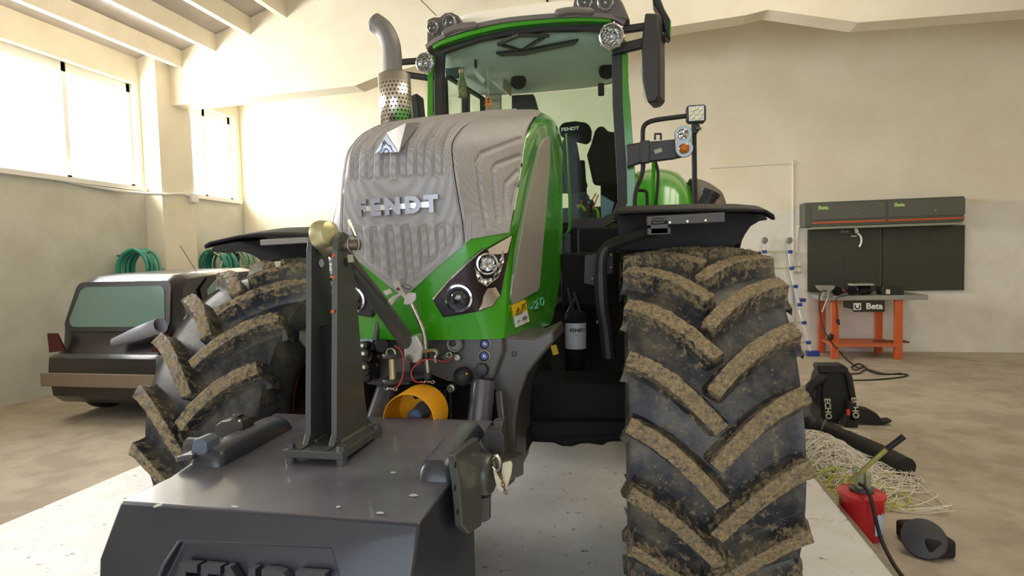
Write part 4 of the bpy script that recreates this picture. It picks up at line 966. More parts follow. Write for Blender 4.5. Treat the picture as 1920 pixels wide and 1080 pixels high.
# exhaust stack with perforated shield
ev = .92
ex = smooth_path([K(735, 240, ev), K(736, 200, ev), K(736, 130, ev), K(735, 100, ev), K(731, 78, ev), K(720, 56, ev), K(702, 42, ev)], 5)
rr = [.062]*len(ex)
eo = MB().tube(ex, rr, 24, cap=False).build('exhaust_pipe', mat('exhaust_grey', '#7d7872', .5, .3, n=.5, ns=12, col2='#8c857e'), TR, solid=.006)
q0 = K(735, 240, ev); MB().cyl(q0, Vector((q0.x, q0.y, 1.35)), .075, n=20).build('exhaust_riser', M_dark, eo); MB().bar(Vector((q0.x, q0.y, 1.6)), Vector((-.35, q0.y, 1.6)), .10, .10).build('exhaust_elbow', M_dark, eo)
n = 60; rows = []; hole = []
p0, p1 = K(745, 240, ev), K(739, 142, ev); ax = (p1-p0); L = ax.length
def shield_mat():
    m = mat('perforated_steel', '#ece6da', .3, .95); nt = m.node_tree; b = nt.nodes['Principled BSDF']; uv = nt.nodes.new('ShaderNodeUVMap')
    sc = nt.nodes.new('ShaderNodeVectorMath'); sc.operation = 'MULTIPLY'; sc.inputs[1].default_value = (26, 13, 1); nt.links.new(uv.outputs[0], sc.inputs[0])
    sx = nt.nodes.new('ShaderNodeSeparateXYZ'); nt.links.new(sc.outputs[0], sx.inputs[0])
    def M(op, a, c=None):
        q = nt.nodes.new('ShaderNodeMath'); q.operation = op
        for i, s in ((0, a), (1, c)):
            if s is None: continue
            if isinstance(s, (int, float)): q.inputs[i].default_value = s
            else: nt.links.new(s, q.inputs[i])
        return q.outputs[0]
    row = M('FLOOR', sx.outputs[1]); fx = M('ABSOLUTE', M('SUBTRACT', M('FRACT', M('ADD', sx.outputs[0], M('MULTIPLY', row, .5))), .5)); fy = M('ABSOLUTE', M('SUBTRACT', M('FRACT', sx.outputs[1]), .5))
    d = M('SQRT', M('ADD', M('POWER', fx, 2), M('POWER', fy, 2))); h = M('LESS_THAN', d, .24)
    h = M('MULTIPLY', h, M('LESS_THAN', sx.outputs[1], 10.6))
    mx = nt.nodes.new('ShaderNodeMix'); mx.data_type = 'RGBA'; mx.inputs[6].default_value = lin('#ece6da'); mx.inputs[7].default_value = lin('#15120f'); nt.links.new(h, mx.inputs[0]); nt.links.new(mx.outputs[2], b.inputs['Base Color'])
    nt.links.new(M('MULTIPLY', M('SUBTRACT', 1, h), .95), b.inputs['Metallic']); return m
me = bpy.data.meshes.new('exhaust_shield'); sd, up = frame_of(ax); vs = []; fs = []; uvs = []
for j in range(2):
    for k in range(49): a = 2*PI*k/48; vs.append(p0+ax*j+sd*math.cos(a)*.105+up*math.sin(a)*.105)
for k in range(48): fs.append((k, k+1, 49+k+1, 49+k))
me.from_pydata(vs, [], fs); me.materials.append(shield_mat()); ul = me.uv_layers.new(name='UVMap')
for p in me.polygons:
    for li in p.loop_indices: vi = me.loops[li].vertex_index; ul.data[li].uv = ((vi % 49)/48, vi//49)
me.polygons.foreach_set('use_smooth', [True]*48); o = bpy.data.objects.new('exhaust_shield', me); COL.objects.link(o); attach(o, TR); o['label'] = 'bright perforated heat shield'
md = o.modifiers.new('t', 'SOLIDIFY'); md.thickness = .004
MB().lathe([(.105, 0), (.09, .012), (.066, .02)], p1, ax, 32, cap=False).build('shield_collar', M_steel, TR)
# ---------------------------------------------------------------- fenders
def fender(u0, u1, name, label, pts_front, flip):
    """front mudguard: a bowed sheet over the tyre"""
    rows = []
    for k in range(21):
        a = R(lerp(38, 150, k/20)); row = []
        for i in range(13):
            t = i/12; u = lerp(u0, u1, t); r = .98+.03*math.sin(PI*t)-.10*max(0, (t-.8)/.2)**2
            row.append(Vector((u, -math.cos(a)*r+.02, .78+math.sin(a)*r)))
        rows.append(row)
    return rows
# right of the picture: broad, flat and lipped
def slab(top, low, v0, v1, name, label, lip):
    """mudguard sheet: section lines (pixels at the front edge) swept rearwards over the tyre"""
    A = [K(x, y, v0) for x, y in top]
    rows = []
    for k in range(15):
        t = k/14; v = lerp(v0, v1, t); dz = .055*math.sin(PI*min(1, t*1.0))*1.0-.30*max(0, t-.45)**2*2.2
        rows.append([Vector((p.x, v, p.z+dz)) for p in A])
    b = MB(); b.grid(rows); return b.build(name, M_fender, TR, solid=.012, label=label, ang=50)
f1 = slab([(1152, 412), (1158, 400), (1180, 398), (1240, 396), (1320, 394), (1400, 394), (1438, 397), (1449, 404), (1451, 412)], None, -.18, .75, 'front_fender', 'black front mudguard on the right of the picture', None)
# its turned-down front apron
P = [K(x, y, -.18) for x, y in ((1450, 410), (1425, 412), (1408, 422), (1396, 438), (1388, 454), (1350, 452), (1250, 448), (1160, 452), (1156, 402), (1240, 399), (1400, 398), (1444, 402))]
P2 = [K(x, y, .12) for x, y in ((1440, 412), (1425, 414), (1408, 424), (1398, 438), (1388, 458), (1350, 470), (1250, 470), (1160, 470), (1156, 402), (1240, 399), (1400, 398), (1434, 402))]
MB().prism(P2, (0, .03, 0)).build('fender_apron', M_fender, f1, bevel=.006)
MB().bar(K(1212, 415, -.2), K(1358, 408, -.2), .05, .042, (0, 0, 1)).build('fender_strut', mat('strut_grey', '#4a433f', .5), f1, bevel=.004)
b = MB()
for x, y in ((1256, 417), (1289, 415), (1323, 413)): b.cyl(K(x, y, -.228), K(x, y, -.222), .005, n=8)
b.build('strut_bolts', M_zinc, f1)
fb = MB(); P = [K(x, y, -.24) for x, y in ((1225, 408), (1245, 407), (1245, 417), (1225, 418))]; fb.tube(P, .006, 6, closed=True); fb.box(K(1236, 426, -.2), (.075, .05, .06)); fb.box(K(1235, 434, -.2), (.1, .05, .03)); fb.build('fender_bracket', mat('strut_grey', '#4a433f'), TR, bevel=.004)
MB().tube(smooth_path([K(x, y, v) for x, y, v in ((1235, 432, -.18), (1210, 436, -.12), (1170, 450, -.05), (1142, 462, 0), (1129, 480, .0), (1127, 520, .0), (1130, 575, .0), (1137, 620, .02), (1142, 670, .03))], 4), [.028]*20+[.034]*13, 10).build('fender_arm', mat('arm_dark', '#221f1c', .55), TR)
f2 = slab([(386, 466), (384, 460), (394, 455), (430, 447), (470, 441), (510, 440), (545, 441), (580, 443), (620, 447)], None, -.20, .75, 'front_fender', 'black front mudguard on the left of the picture', None)
P = [K(x, y, .08) for x, y in ((398, 462), (394, 472), (420, 474), (448, 471), (468, 476), (482, 484), (492, 492), (560, 486), (600, 486), (600, 449), (520, 447), (440, 452))]
MB().prism(P, (0, .03, 0)).build('fender_apron', M_fender, f2, bevel=.006)
MB().bar(K(492, 455, -.2), K(580, 450, -.2), .04, .03, (0, 0, 1)).build('fender_strut', mat('strut_pale', '#8f8880', .5), f2, bevel=.004)
MB().tube(smooth_path([K(580, 452, -.1), K(620, 470, 0), K(640, 500, .05), K(650, 600, .05)], 4), .035, 10).build('fender_arm', mat('arm_dark', '#221f1c'), TR)
# rear fenders
for s in (-1, 1):
    rows = []; c = (2.95, .98)
    for k in range(25):
        a = R(lerp(8, 150, k/24)); row = []
        for i in range(11):
            t = i/10; u = lerp(.78, 1.42, t); r = 1.16+.06*math.sin(PI*min(1, t*1.1))-(.12*((t-.75)/.25)**2 if t > .75 else 0)
            row.append(Vector((s*u, c[0]-math.cos(a)*r, c[1]+math.sin(a)*r*1.17)))
        rows.append(row)
    rf_ = MB().grid(rows).build('rear_fender', M_green, TR, solid=.015, label='green rear mudguard')
    rows = []
    for k in range(25):
        a = R(lerp(14, 150, k/24)); row = []
        for i in range(6):
            t = i/5; u = lerp(1.41, 1.66, t); r = 1.145-.10*t*t
            row.append(Vector((s*u, c[0]-math.cos(a)*r, c[1]+math.sin(a)*r*1.15)))
        rows.append(row)
    MB().grid(rows).build('fender_extension', mat('extension_grey', '#5d554d', .6), rf_, solid=.015)
b = MB(); p, q = K(1318, 392, 1.9), K(1332, 366, 1.9); b.cyl(p, q, .06, n=18); b.cyl(q, q+(q-p)*.25, .068, n=18); b.build('rear_work_lamp', M_black, TR, label='black work lamp by the rear mudguard')
# ---------------------------------------------------------------- tractor: chassis and front linkage
M_cast = mat('cast_grey', '#4b4640', .42, n=.35, ns=9, col2='#57514a', coat=.1)
M_arm = mat('link_grey', '#403d3b', .38, n=.3, ns=10, col2='#5d5a57', coat=.2)
MB().span((-.36, -.35, .70), (.40, 1.9, 1.28)).build('engine_block', M_dark, TR, bevel=.03)
MB().span((-.40, 1.9, .50), (.40, 3.4, 1.35)).build('gearbox', M_dark, TR, bevel=.03)
b = MB(); b.prism([(-.66, -.12, .74), (-.66, -.12, 1.0), (.98, -.12, 1.0), (.98, -.12, .74), (.62, -.12, .70), (.58, -.12, .685), (.53, -.12, .685), (.49, -.12, .70), (-.1, -.12, .70), (-.35, -.12, .72)], (0, .30, 0)); b.build('front_axle', M_dark, TR, bevel=.02)
b = MB(); b.lathe([(.04, -.16), (.12, -.10), (.13, 0), (.10, .05)], (.72, .0, .80), (1, 0, 0), 24); b.build('axle_hub', M_dark, TR)
b = MB(); b.lathe([(.13, -.16), (.12, -.10), (.13, 0), (.10, .05)], (-.52, .0, .80), (-1, 0, 0), 24); b.build('axle_hub', M_dark, TR)
b = MB(); b.span((.30, .3, .76), (.80, .62, .86)); b.bar((.0, -.2, .78), (.85, -.12, .80), .07, .07); b.build('tie_rod', M_dark, TR, bevel=.01)
for s in (-1, 1):
    MB().span((min(s*.46, s*1.12), 1.35, .62), (max(s*.46, s*1.12), 2.2, 1.45)).build('fuel_tank', M_dark, TR, bevel=.05)
b = MB(); b.span((.46, .55, 1.30), (.80, 1.7, 1.62)); b.span((.5, 1.2, 1.45), (1.1, 1.3, 1.8)); b.build('side_cover', M_dark, TR, bevel=.02)
P = [K(x, y, .12) for x, y in ((1096, 478), (1150, 472), (1150, 512), (1134, 518), (1124, 538), (1094, 532))]; pc = MB().prism(P, (0, .03, 0)).build('bracket_plate', mat('plate_dark', '#2b2623', .6), TR, bevel=.004)
b = MB()
for x, y in ((1146, 478), (1146, 502), (1111, 523), (1119, 570), (1121, 604)): b.ball(K(x, y, .105), .009, 8)
b.build('plate_bolts', M_zinc, pc)
MB().bar(K(1062, 438, .75), K(1062, 560, .7), .03, .05).build('cover_strip', M_black, TR)
b = MB(); b.grid([[K(x, y, v) for x, y, v in ((1058, 446, .70), (1066, 430, .74), (1068, 395, .80), (1060, 250, .82))], [K(x, y, v) for x, y, v in ((1058, 446, .95), (1072, 428, .95), (1072, 395, .98), (1062, 250, .98))]]); b.build('hood_rear_edge', M_dgreen, TR, solid=.01)
# filter bowl with white lettered label
c0, c1 = K(1079, 604, .47), K(1079, 652, .47); r = .061
fl = MB().cyl(c1, c0, r, n=28).build('filter', mat('filter_white', '#c9c7c4', .45), TR, label='white filter cartridge with printed label')
MB().lathe([(r*1.02, 0), (r*1.1, .015), (r*.9, .06), (r*.3, .07)], c0, (0, 0, 1), 28).build('filter_head', M_dark, fl)
MB().lathe([(r*.98, 0), (r*.98, -.15), (r*.6, -.17), (0, -.17)], c1, (0, 0, 1), 28).build('filter_bowl', M_dark, fl)
def on_cyl(vs, c, r, mid):                                   # wrap flat lettering round the cartridge
    out = []
    for x, y in vs: a = R(-90)+mid+x/r; out.append(Vector((c.x+math.cos(a)*(r+.0008), c.y+math.sin(a)*(r+.0008), c.z+y)))
    return out
vs, fs = text_mesh('FENDT', .026, 0, Matrix.Identity(4), .001, sx=1.25); zc = (c0+c1)/2
MB().add(on_cyl([(v.x, v.y+.033) for v in vs], zc, r, R(22)), fs).build('lettering', M_ink, fl, smooth=False)
b = MB()
for k, (y, w) in enumerate(((.018, .05), (.008, .04), (-.008, .06), (-.035, .02))): b.add(on_cyl([(-w/2, y-.002), (w/2-.02, y-.002), (w/2-.02, y+.002), (-w/2, y+.002)], zc, r, R(20)), [(0, 1, 2, 3)])
b.build('small_print', mat('print_grey', '#6f6d6a', .6), fl, smooth=False)
b = MB()
for a, c, d in (((1079, 595), (1072, 575), (1078, 560)), ((1088, 596), (1084, 572), (1075, 548)), ((1062, 590), (1070, 570), (1064, 540))): b.tube(smooth_path([K(*a, .46), K(*c, .44), K(*d, .42)], 5), .007, 8)
b.build('fuel_pipe', mat('pipe_grey', '#55504c', .35, .5), TR)
MB().box(K(1040, 656, .15), (.03, .01, .05), Matrix.Rotation(R(-15), 3, 'Y')).build('warning_sticker', M_sticker, TR)
# grey front casting with its side arm
P = [K(x, y, -.60) for x, y in ((667, 628), (760, 634), (800, 630), (880, 627), (942, 619), (944, 660), (925, 712), (880, 722), (840, 716), (800, 700), (760, 716), (740, 729), (690, 722), (670, 708))]
fc = MB().prism(P, (0, .22, 0)).build('front_casting', M_cast, TR, bevel=.012, seg=3)
P = [K(x, y, -.56) for x, y in ((936, 622), (960, 632), (1000, 634), (1036, 618), (1040, 640), (1015, 668), (990, 700), (974, 745), (967, 790), (967, 880), (964, 904), (950, 915), (936, 906), (930, 870), (934, 800), (934, 760), (928, 730), (905, 722), (915, 690))]
sa = MB().prism(P, (0, .34, 0)).build('side_casting', M_cast, TR, bevel=.012, seg=3)
MB().ball(K(964, 664, -.565), .011, 12, (1, .3, 1)).build('hole_plug', mat('plug_dark', '#45413b', .5), sa)
P = [Vector((-.0-p.x*1.0, p.y, p.z)) for p in P]; MB().prism(P, (0, .34, 0)).build('side_casting', M_cast, TR, bevel=.012, seg=3)
b = MB(); b.span((-.24, -.45, .72), (.30, -.35, 1.12)); b.build('casting_back', M_dark, TR)
for k in range(4): MB().bar(K(820+9*k, 728, -.5), K(822+9*k, 800, -.5), .012, .05, (0, 1, 0)).build('cooling_fin', M_black, fc)
def stud(x, y, r, d, m, parent, name, v=-.62, axis=(.05, -1, .05), prof=None):
    c = K(x, y, v); return MB().lathe(prof or [(r, -.02), (r, d*.8), (r*.85, d), (0, d)], c, axis, 24).build(name, m, parent)
M_ring = mat('socket_rim', '#6c665e', .4, coat=.2)
stud(853, 645, .030, .006, M_ring, fc, 'recess', prof=[(.034, -.01), (.032, .006), (.026, .004), (.024, -.004), (0, -.004)]); stud(849, 644, .013, .004, M_black, fc, 'recess_hole')
pr = MB()
for x, y in ((909, 645), (908, 668)): pr.lathe([(.030, -.02), (.028, .006), (.022, .008)], K(x, y, -.60), (.05, -1, .05), 28)
pr = pr.build('socket_rim', M_ring, fc)
for x, y in ((909, 645), (908, 668)):
    l = stud(x, y, .020, .010, M_black, fc, 'coupling_cap', v=-.605); c = K(x, y, -.617); MB().lathe([(.014, -.002), (.014, .001), (0, .001)], c, (.05, -1, .05), 24).build('cap_sticker', M_blue, l)
    b = MB(); b.box(c+Vector((-.002, -.002, .002)), (.004, .001, .012)); b.box(c+Vector((.004, -.002, .0)), (.008, .001, .003), Matrix.Rotation(R(35), 3, 'Y')); b.build('cap_symbol', M_letter, l, smooth=False)
stud(902, 694, .024, .006, M_black, fc, 'oil_cap', prof=[(.028, -.02), (.026, .008), (.02, .010), (0, .010)]); stud(902, 710, .006, .008, M_black, fc, 'screw')
bl = MB().ball(K(867, 706, -.64), .037, 24); bl.cyl(K(867, 706, -.64), K(872, 704, -.58), .036, n=24); bl = bl.build('rubber_dome', M_rubber, fc)
MB().ball(K(875, 701, -.673), .004, 8).build('dome_mark', M_sticker, bl)
M_sock = mat('socket_screw', '#8f8a80', .35, .8)
for x, y in ((857, 671), (847, 727)):
    l = stud(x, y, .016, .02, M_sock, fc, 'socket_screw', prof=[(.016, -.03), (.016, .018), (.010, .020), (.008, .010), (0, .010)])
# link cylinders below the casting
for (a, c, r, nm) in ((K(906, 715, -.62), K(893, 850, -.72), .048, 'lift_cylinder'), (K(725, 728, -.62), K(690, 830, -.75), .042, 'lift_cylinder')):
    MB().cyl(a, c, r, n=24).build(nm, mat('cylinder_grey', '#4d4a4f', .3, coat=.3), TR)
MB().tube([K(923, 738, -.64), K(921, 755, -.64), K(918, 760, -.645), K(913, 825, -.68)], [.006, .010, .006, .006], 10).build('release_rod', M_zinc, TR)
MB().bar(K(937, 735, -.6), K(948, 840, -.75), .03, .045, (0, 1, 0)).build('lower_link', M_arm, TR, bevel=.008)
MB().bar((.42, -.62, .78), (.44, -1.10, .93), .05, .09, (0, 0, 1)).build('lower_link', M_arm, TR, bevel=.012)
MB().bar((-.42, -.62, .78), (-.47, -1.15, .95), .05, .09, (0, 0, 1)).build('lower_link', M_arm, TR, bevel=.012)
# yellow guard and shaft stub
gc = K(766, 789, -.92); gx = Vector((0, 1, .0)).normalized(); gr = .098
yg = MB().lathe([(gr, 0), (gr*1.015, .15), (gr*1.0, .155), (gr*.985, .15), (gr*.965, 0), (gr, 0)], gc, gx, 48, cap=False).build('shaft_guard', M_yellow, TR, label='yellow plastic guard ring round the shaft stub')
MB().lathe([(gr, .148), (.04, .15), (0, .15)], gc, gx, 40, cap=False).build('guard_back', M_yellow, yg)
b = MB(); b.lathe([(.0, .05), (.020, .052), (.027, .06), (.027, .10), (.034, .15)], gc, gx, 24, cap=False); b.build('shaft_stub', mat('stub_blue', '#56687c', .5), TR)
b = MB()
for a in (2.0, 5.2): b.cyl(gc+gx*.14+Vector((math.cos(a)*.06, 0, math.sin(a)*.06)), gc+gx*.149+Vector((math.cos(a)*.06, 0, math.sin(a)*.06)), .012, n=12)
b.build('guard_bolts', M_black, yg)
# hydraulic couplers on the left of the casting
hc = MB(); hc.tube([K(690, 668, -.64), K(683, 668, -.72)], .03, 18); hc.tube([K(710, 650, -.62), K(716, 648, -.69)], .026, 18); hc.tube([K(695, 652, -.62), K(690, 652, -.68)], .022, 16); hc.tube([K(697, 690, -.62), K(680, 690, -.74)], .030, 18); hc.tube([K(690, 708, -.62), K(684, 706, -.70)], .02, 14); hc.box(K(692, 676, -.63), (.07, .05, .15))
cp = hc.build('hydraulic_couplers', M_rubber, TR)
for x, y, v in ((681, 648, -.72), (683, 663, -.735), (684, 688, -.75)):
    q = MB().lathe([(.017, -.05), (.018, .004), (.012, .007)], K(x, y, v), (.05, -1, .1), 20); q.build('coupler_body', M_black, cp)
    MB().lathe([(.0105, -.01), (.0095, .010), (.006, .014), (0, .014)], K(x, y, v), (.05, -1, .1), 18).build('coupler_nipple', M_steel, cp)
b = MB(); b.ball(K(706, 684, -.65), .010, 10); b.ball(K(700, 693, -.65), .012, 10); b.ball(K(710, 668, -.66), .008, 10); b.build('coupler_screws', M_rust, cp)
P = [K(x, y, -.61) for x, y in ((668, 630), (700, 630), (700, 644), (672, 652))]; MB().prism(P, (0, -.004, 0)).build('reflective_plate', mat('pale_plate', '#b9c4d6', .3, .3), fc)
MB().cyl(K(711, 592, -.66), K(704, 638, -.66), .011, n=12).build('link_rod', mat('cylinder_grey', '#4d4a4f'), TR)
# draw bar jaw with pin
jw = MB()
for y, h in ((670, .02), (717, .02)):
    c = K(737, y, -.74); P = [c+Vector((x, yy, 0)) for x, yy in ((-.035, -.02), (-.025, -.045), (.0, -.055), (.022, -.045), (.045, -.01), (.12, .10), (-.03, .12))]
    jw.prism(P, (0, 0, h))
jw.prism([K(x, y, -.64) for x, y in ((740, 664), (760, 650), (770, 690), (768, 722), (740, 722))], (0, .05, 0))
jw = jw.build('draw_jaw', M_arm, TR, bevel=.006)
MB().cyl(K(735, 664, -.765), K(737, 720, -.765), .013, n=18).build('draw_pin', M_zinc, TR)
c = K(734, 663, -.77); MB().tube([c+Vector((.018*math.cos(a), -.005, .018*math.sin(a)+.002)) for a in [2*PI*i/24 for i in range(24)]], .0032, 8, closed=True).build('ring', M_steel, TR)
def clip(x, y, nm='cotter_pin'):
    c = K(x, y, -.775); b = MB(); b.tube(smooth_path([c+Vector(p) for p in ((-.04, 0, .002), (-.03, 0, -.004), (-.02, 0, .004), (-.008, 0, -.003), (.006, 0, .005), (.014, 0, -.002), (.006, 0, -.006), (-.01, 0, .003), (-.028, 0, -.006))], 4), .0022, 6); b.build(nm, M_steel, TR)
clip(738, 729); clip(808, 716)
MB().tube(smooth_path([K(x, y, -.785) for x, y in ((740, 648), (752, 658), (757, 680), (755, 705), (748, 722), (742, 728))], 5), .0022, 6).build('red_cord', M_redcord, TR)
MB().tube(smooth_path([K(x, y, v) for x, y, v in ((795, 717, -.775), (778, 715, -.79), (771, 703, -.79), (775, 690, -.79), (790, 677, -.79), (805, 674, -.78), (822, 676, -.76), (838, 678, -.70), (848, 670, -.66))], 5), .0022, 6).build('red_cord', M_redcord, TR)
# long stacked pin with its flag-shaped lock
rod = smooth_path([K(766, 558, -.80), K(782, 592, -.79), (K(795, 625, -.78)), K(799, 660, -.775), K(803, 704, -.77)], 4)
lp = MB().tube(rod, .0095, 12).build('lock_pin', M_steel, TR, label='long steel pin with flag-shaped lock plates')
P = [K(x, y, -.815) for x, y in ((724, 569), (735, 556), (748, 550), (760, 552), (752, 553), (742, 562), (734, 575), (728, 580))]
M_flag = mat('flag_plate', '#cfc3bd', .45, .4, n=.4, ns=30, col2='#a89b92')
MB().prism(P, (0, .008, 0)).build('lock_flag', M_flag, lp, bevel=.002)
P = [K(x, y, -.818) for x, y in ((737, 531), (747, 527), (754, 545), (759, 552), (770, 548), (779, 550), (780, 560), (775, 567), (762, 572), (756, 570), (758, 560), (750, 552), (743, 547))]
MB().prism(P, (0, .008, 0)).build('lock_flag', M_flag, lp, bevel=.002)
MB().prism([K(x, y, -.81) for x, y in ((718, 547), (730, 541), (736, 549), (724, 555))], (0, .006, 0)).build('lock_tab', M_flag, lp, bevel=.002)
MB().ball(K(746, 542, -.823), .006, 10).build('rivet', M_rust, lp)
MB().tube(smooth_path([K(752, 537, -.82), (K(762, 534, -.82)), K(771, 537, -.82), K(768, 542, -.82), K(760, 540, -.82), K(752, 536, -.82)], 4), .0012, 5).build('wire_loop', M_dark, lp)
b = MB(); b.tube(smooth_path([K(793, 659, -.79), K(805, 657, -.79), K(816, 657, -.79), K(820, 663, -.79), K(817, 672, -.79), (K(818, 679, -.79))], 4), .007, 8, sx=1.6); b.build('pin_hook', M_steel, lp)
MB().lathe([(.012, -.012), (.014, 0), (.012, .012)], K(799, 667, -.775), (0, 0, 1), 16).build('pin_collar', M_black, lp)
MB().lathe([(.016, -.012), (.016, 0), (.012, .012)], K(802, 704, -.77), (0, 0, 1), 16).build('pin_collar', M_black, lp)
b = MB(); b.cyl(K(826, 672, -.62), K(838, 670, -.70), .014, n=16); b.build('bolt_sleeve', M_arm, fc)
b = MB(); b.tube([K(842, 666, -.70)+Vector((.010*math.cos(a), 0, .010*math.sin(a))) for a in [2*PI*i/16 for i in range(16)]], .003, 6, closed=True); b.build('spring_ring', M_steel, TR)
# upper link from the casting to the tower
ul = MB().tube([K(648, 476, -1.12), K(661, 500, -1.09), K(700, 552, -.98), K(757, 632, -.80), K(768, 650, -.765)], [.022, .0255, .029, .031, .028], 20).build('upper_link', M_grey, TR, label='grey upper link tube running up to the tower')
MB().tube([K(655, 488, -1.13), K(690, 526, -1.05), K(725, 566, -.95)], .006, 8).build('link_handle', M_arm, ul)
b = MB(); b.prism([K(x, y, -.80) for x, y in ((757, 648), (770, 640), (768, 630), (780, 629), (787, 640), (792, 655), (790, 672), (782, 681), (770, 680), (757, 672))], (0, .07, 0)); b.build('link_eye', mat('zinc_white', '#c4beb0', .38, .6, n=.4, ns=20, col2='#9d978a'), ul, bevel=.006)
MB().lathe([(.018, 0), (.016, .012), (0, .014)], K(768, 672, -.80), (-.2, -1, -.2), 6).build('link_bolt', M_steel, ul)
# red line behind the tower, towards the left wheel
MB().tube(smooth_path([K(x, y, -.35) for x, y in ((575, 672), (564, 690), (554, 725), (549, 765), (547, 805))], 5), .005, 8).build('red_hose', mat('dark_red_hose', '#a02a20', .45), TR)

# ---------------------------------------------------------------- front weight
FWt = thing('front_weight', 'dark grey front ballast weight with a double-plate tower, hooked to the tractor', 'weight', (-.03, -1.3, 0.35))
def cut(o, cb):
    c = cb.build('cutter', M_weight, None, smooth=False); md = o.modifiers.new('cut', 'BOOLEAN'); md.operation = 'DIFFERENCE'; md.object = c; md.solver = 'EXACT'
    me = bpy.data.meshes.new_from_object(o.evaluated_get(bpy.context.evaluated_depsgraph_get())); o.modifiers.clear(); o.data = me
    cm = c.data; bpy.data.objects.remove(c); bpy.data.meshes.remove(cm)
prof = [(-1.612, .998), (-1.45, .999), (-1.25, 1.004), (-.90, 1.035), (-.92, .94), (-1.17, .86), (-1.17, .42), (-1.45, .36), (-1.66, .46), (-1.70, .70), (-1.682, .88)]
bm_ = MB(); N = 12; rows = []
UW = [(-.425, 0), (.395, 0)]
P0 = [Vector((-.425-(.035 if v > -1.4 else 0), v, z)) for v, z in prof]; P1 = [Vector((.395, v, z)) for v, z in prof]
n = len(prof); bm_.add(P0+P1, [tuple(range(n)), tuple(range(2*n-1, n-1, -1))]+[((i+1) % n, i, i+n, (i+1) % n+n) for i in range(n)])
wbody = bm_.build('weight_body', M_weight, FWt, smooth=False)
q = [(-.215, .925), (.185, .938), (.24, .86), (.24, .55), (-.32, .55), (-.27, .80)]
vf = lambda z: -1.612-(.998-z)*.593 if z > .88 else -1.682-(.88-z)*.1
cb = MB(); cb.prism([Vector((x, vf(z)+.016, z)) for x, z in q], (0, -.12, 0)); cut(wbody, cb)
wbody.modifiers.new('bevel', 'BEVEL'); md = wbody.modifiers['bevel']; md.width = .014; md.segments = 4; md.limit_method = 'ANGLE'; md.angle_limit = R(30)
wbody.data.polygons.foreach_set('use_smooth', [True]*len(wbody.data.polygons)); wbody.data.set_sharp_from_angle(angle=R(50))
if len(wbody.data.materials) == 0: wbody.data.materials.append(M_weight)
vs, fs = text_mesh('FENDT', .13, .012, basis((-.005, -1.674, .838), (1, 0, .02), (0, .12, 1)), .004, space=1.1)
xs = [v.x for v in vs]; k = .385/(max(xs)-min(xs)); vs = [Vector((-.005+(v.x+.005)*k, v.y, v.z)) for v in vs]
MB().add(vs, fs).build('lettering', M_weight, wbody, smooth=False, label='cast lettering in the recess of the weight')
def ridge(pts, r, name):
    o = MB().tube(smooth_path(pts, 5), r, 18).build(name, M_weight, FWt); return o
def boss(rows_px, name):
    b = MB(); b.grid(rows_px); return b.build(name, M_weight, FWt, ang=60)
def half_ridge(axis, w, h, taper=.6):
    """rounded hump along axis points, standing on the top face"""
    A = smooth_path(axis, 5); rows = []
    for i, p in enumerate(A):
        t = (A[min(i+1, len(A)-1)]-A[max(i-1, 0)]).normalized(); s = t.cross(Vector((0, 0, 1))).normalized(); e = min(1, min(i, len(A)-1-i)/3.); e = math.sqrt(max(0, 1-(1-e)**2))
        row = []
        for k in range(17):
            a = PI*k/16; c = math.cos(a); row.append(p+s*(-w*math.copysign(abs(c)**.7, c))*(.75+.25*e)+Vector((0, 0, h*e*max(0, math.sin(a))**.7-.02)))
        rows.append(row)
    b = MB(); b.grid(rows); m = len(rows); b.f += [tuple(range(16, -1, -1)), tuple((m-1)*17+k for k in range(17))]; b.mi += [0, 0]; return b
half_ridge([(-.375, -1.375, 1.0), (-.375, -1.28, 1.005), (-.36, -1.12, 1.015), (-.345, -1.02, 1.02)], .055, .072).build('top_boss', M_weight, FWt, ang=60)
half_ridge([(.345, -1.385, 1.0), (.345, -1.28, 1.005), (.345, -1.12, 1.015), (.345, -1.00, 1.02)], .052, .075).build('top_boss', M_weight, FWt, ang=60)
# paint chips and grime spots on the top
b = MB()
for x, y, sx, sy in ((775, 930, .011, .007), (713, 963, .009, .005), (737, 887, .008, .005), (745, 803, .013, .003), (296, 949, .008, .012), (634, 952, .005, .005), (440, 951, .01, .004)):
    p = KZ(x, y, 1.0); p.z = 1.0015+max(0, (p.y+1.25))*.088
    b.prism([p+Vector((sx*math.cos(a)*(1+.3*math.sin(3*a+x)), sy*math.sin(a), 0)) for a in [2*PI*i/10 for i in range(10)]], (0, 0, .0012))
b.build('paint_chip', mat('bare_chip', '#b9b6ae', .6), wbody, smooth=False)
# tower
def TU(u): return lambda x, y: KU(x, y, u)
f = TU(-.012)
out = [(607, 846), (617, 836), (622, 815), (622, 738), (623, 560), (623, 470), (626, 445), (636, 435), (646, 441), (653, 470), (658, 540), (664, 600), (669, 660), (675, 740), (680, 782), (690, 806)]
pr_ = [f(x+4, y) for x, y in out]
zb = 1.048
pr_ = [Vector((p.x, p.y, max(p.z, zb))) for p in pr_]
tp_ = MB().prism([p+Vector((-.009, 0, 0)) for p in pr_], (.018, 0, 0)).build('tower_plate', M_grey, FWt, bevel=.002, smooth=False)
MB().prism([p+Vector((-.096, 0, 0)) for p in pr_], (.018, 0, 0)).build('tower_plate', M_grey, FWt, bevel=.002, smooth=False)
pv = [p.y for p in pr_]
MB().span((-.084, max(pv)-.16, zb), (-.02, max(pv)-.135, 1.40)).build('tower_web', M_dark, FWt)
c = K(645, 492, -1.16); c.x = -.001
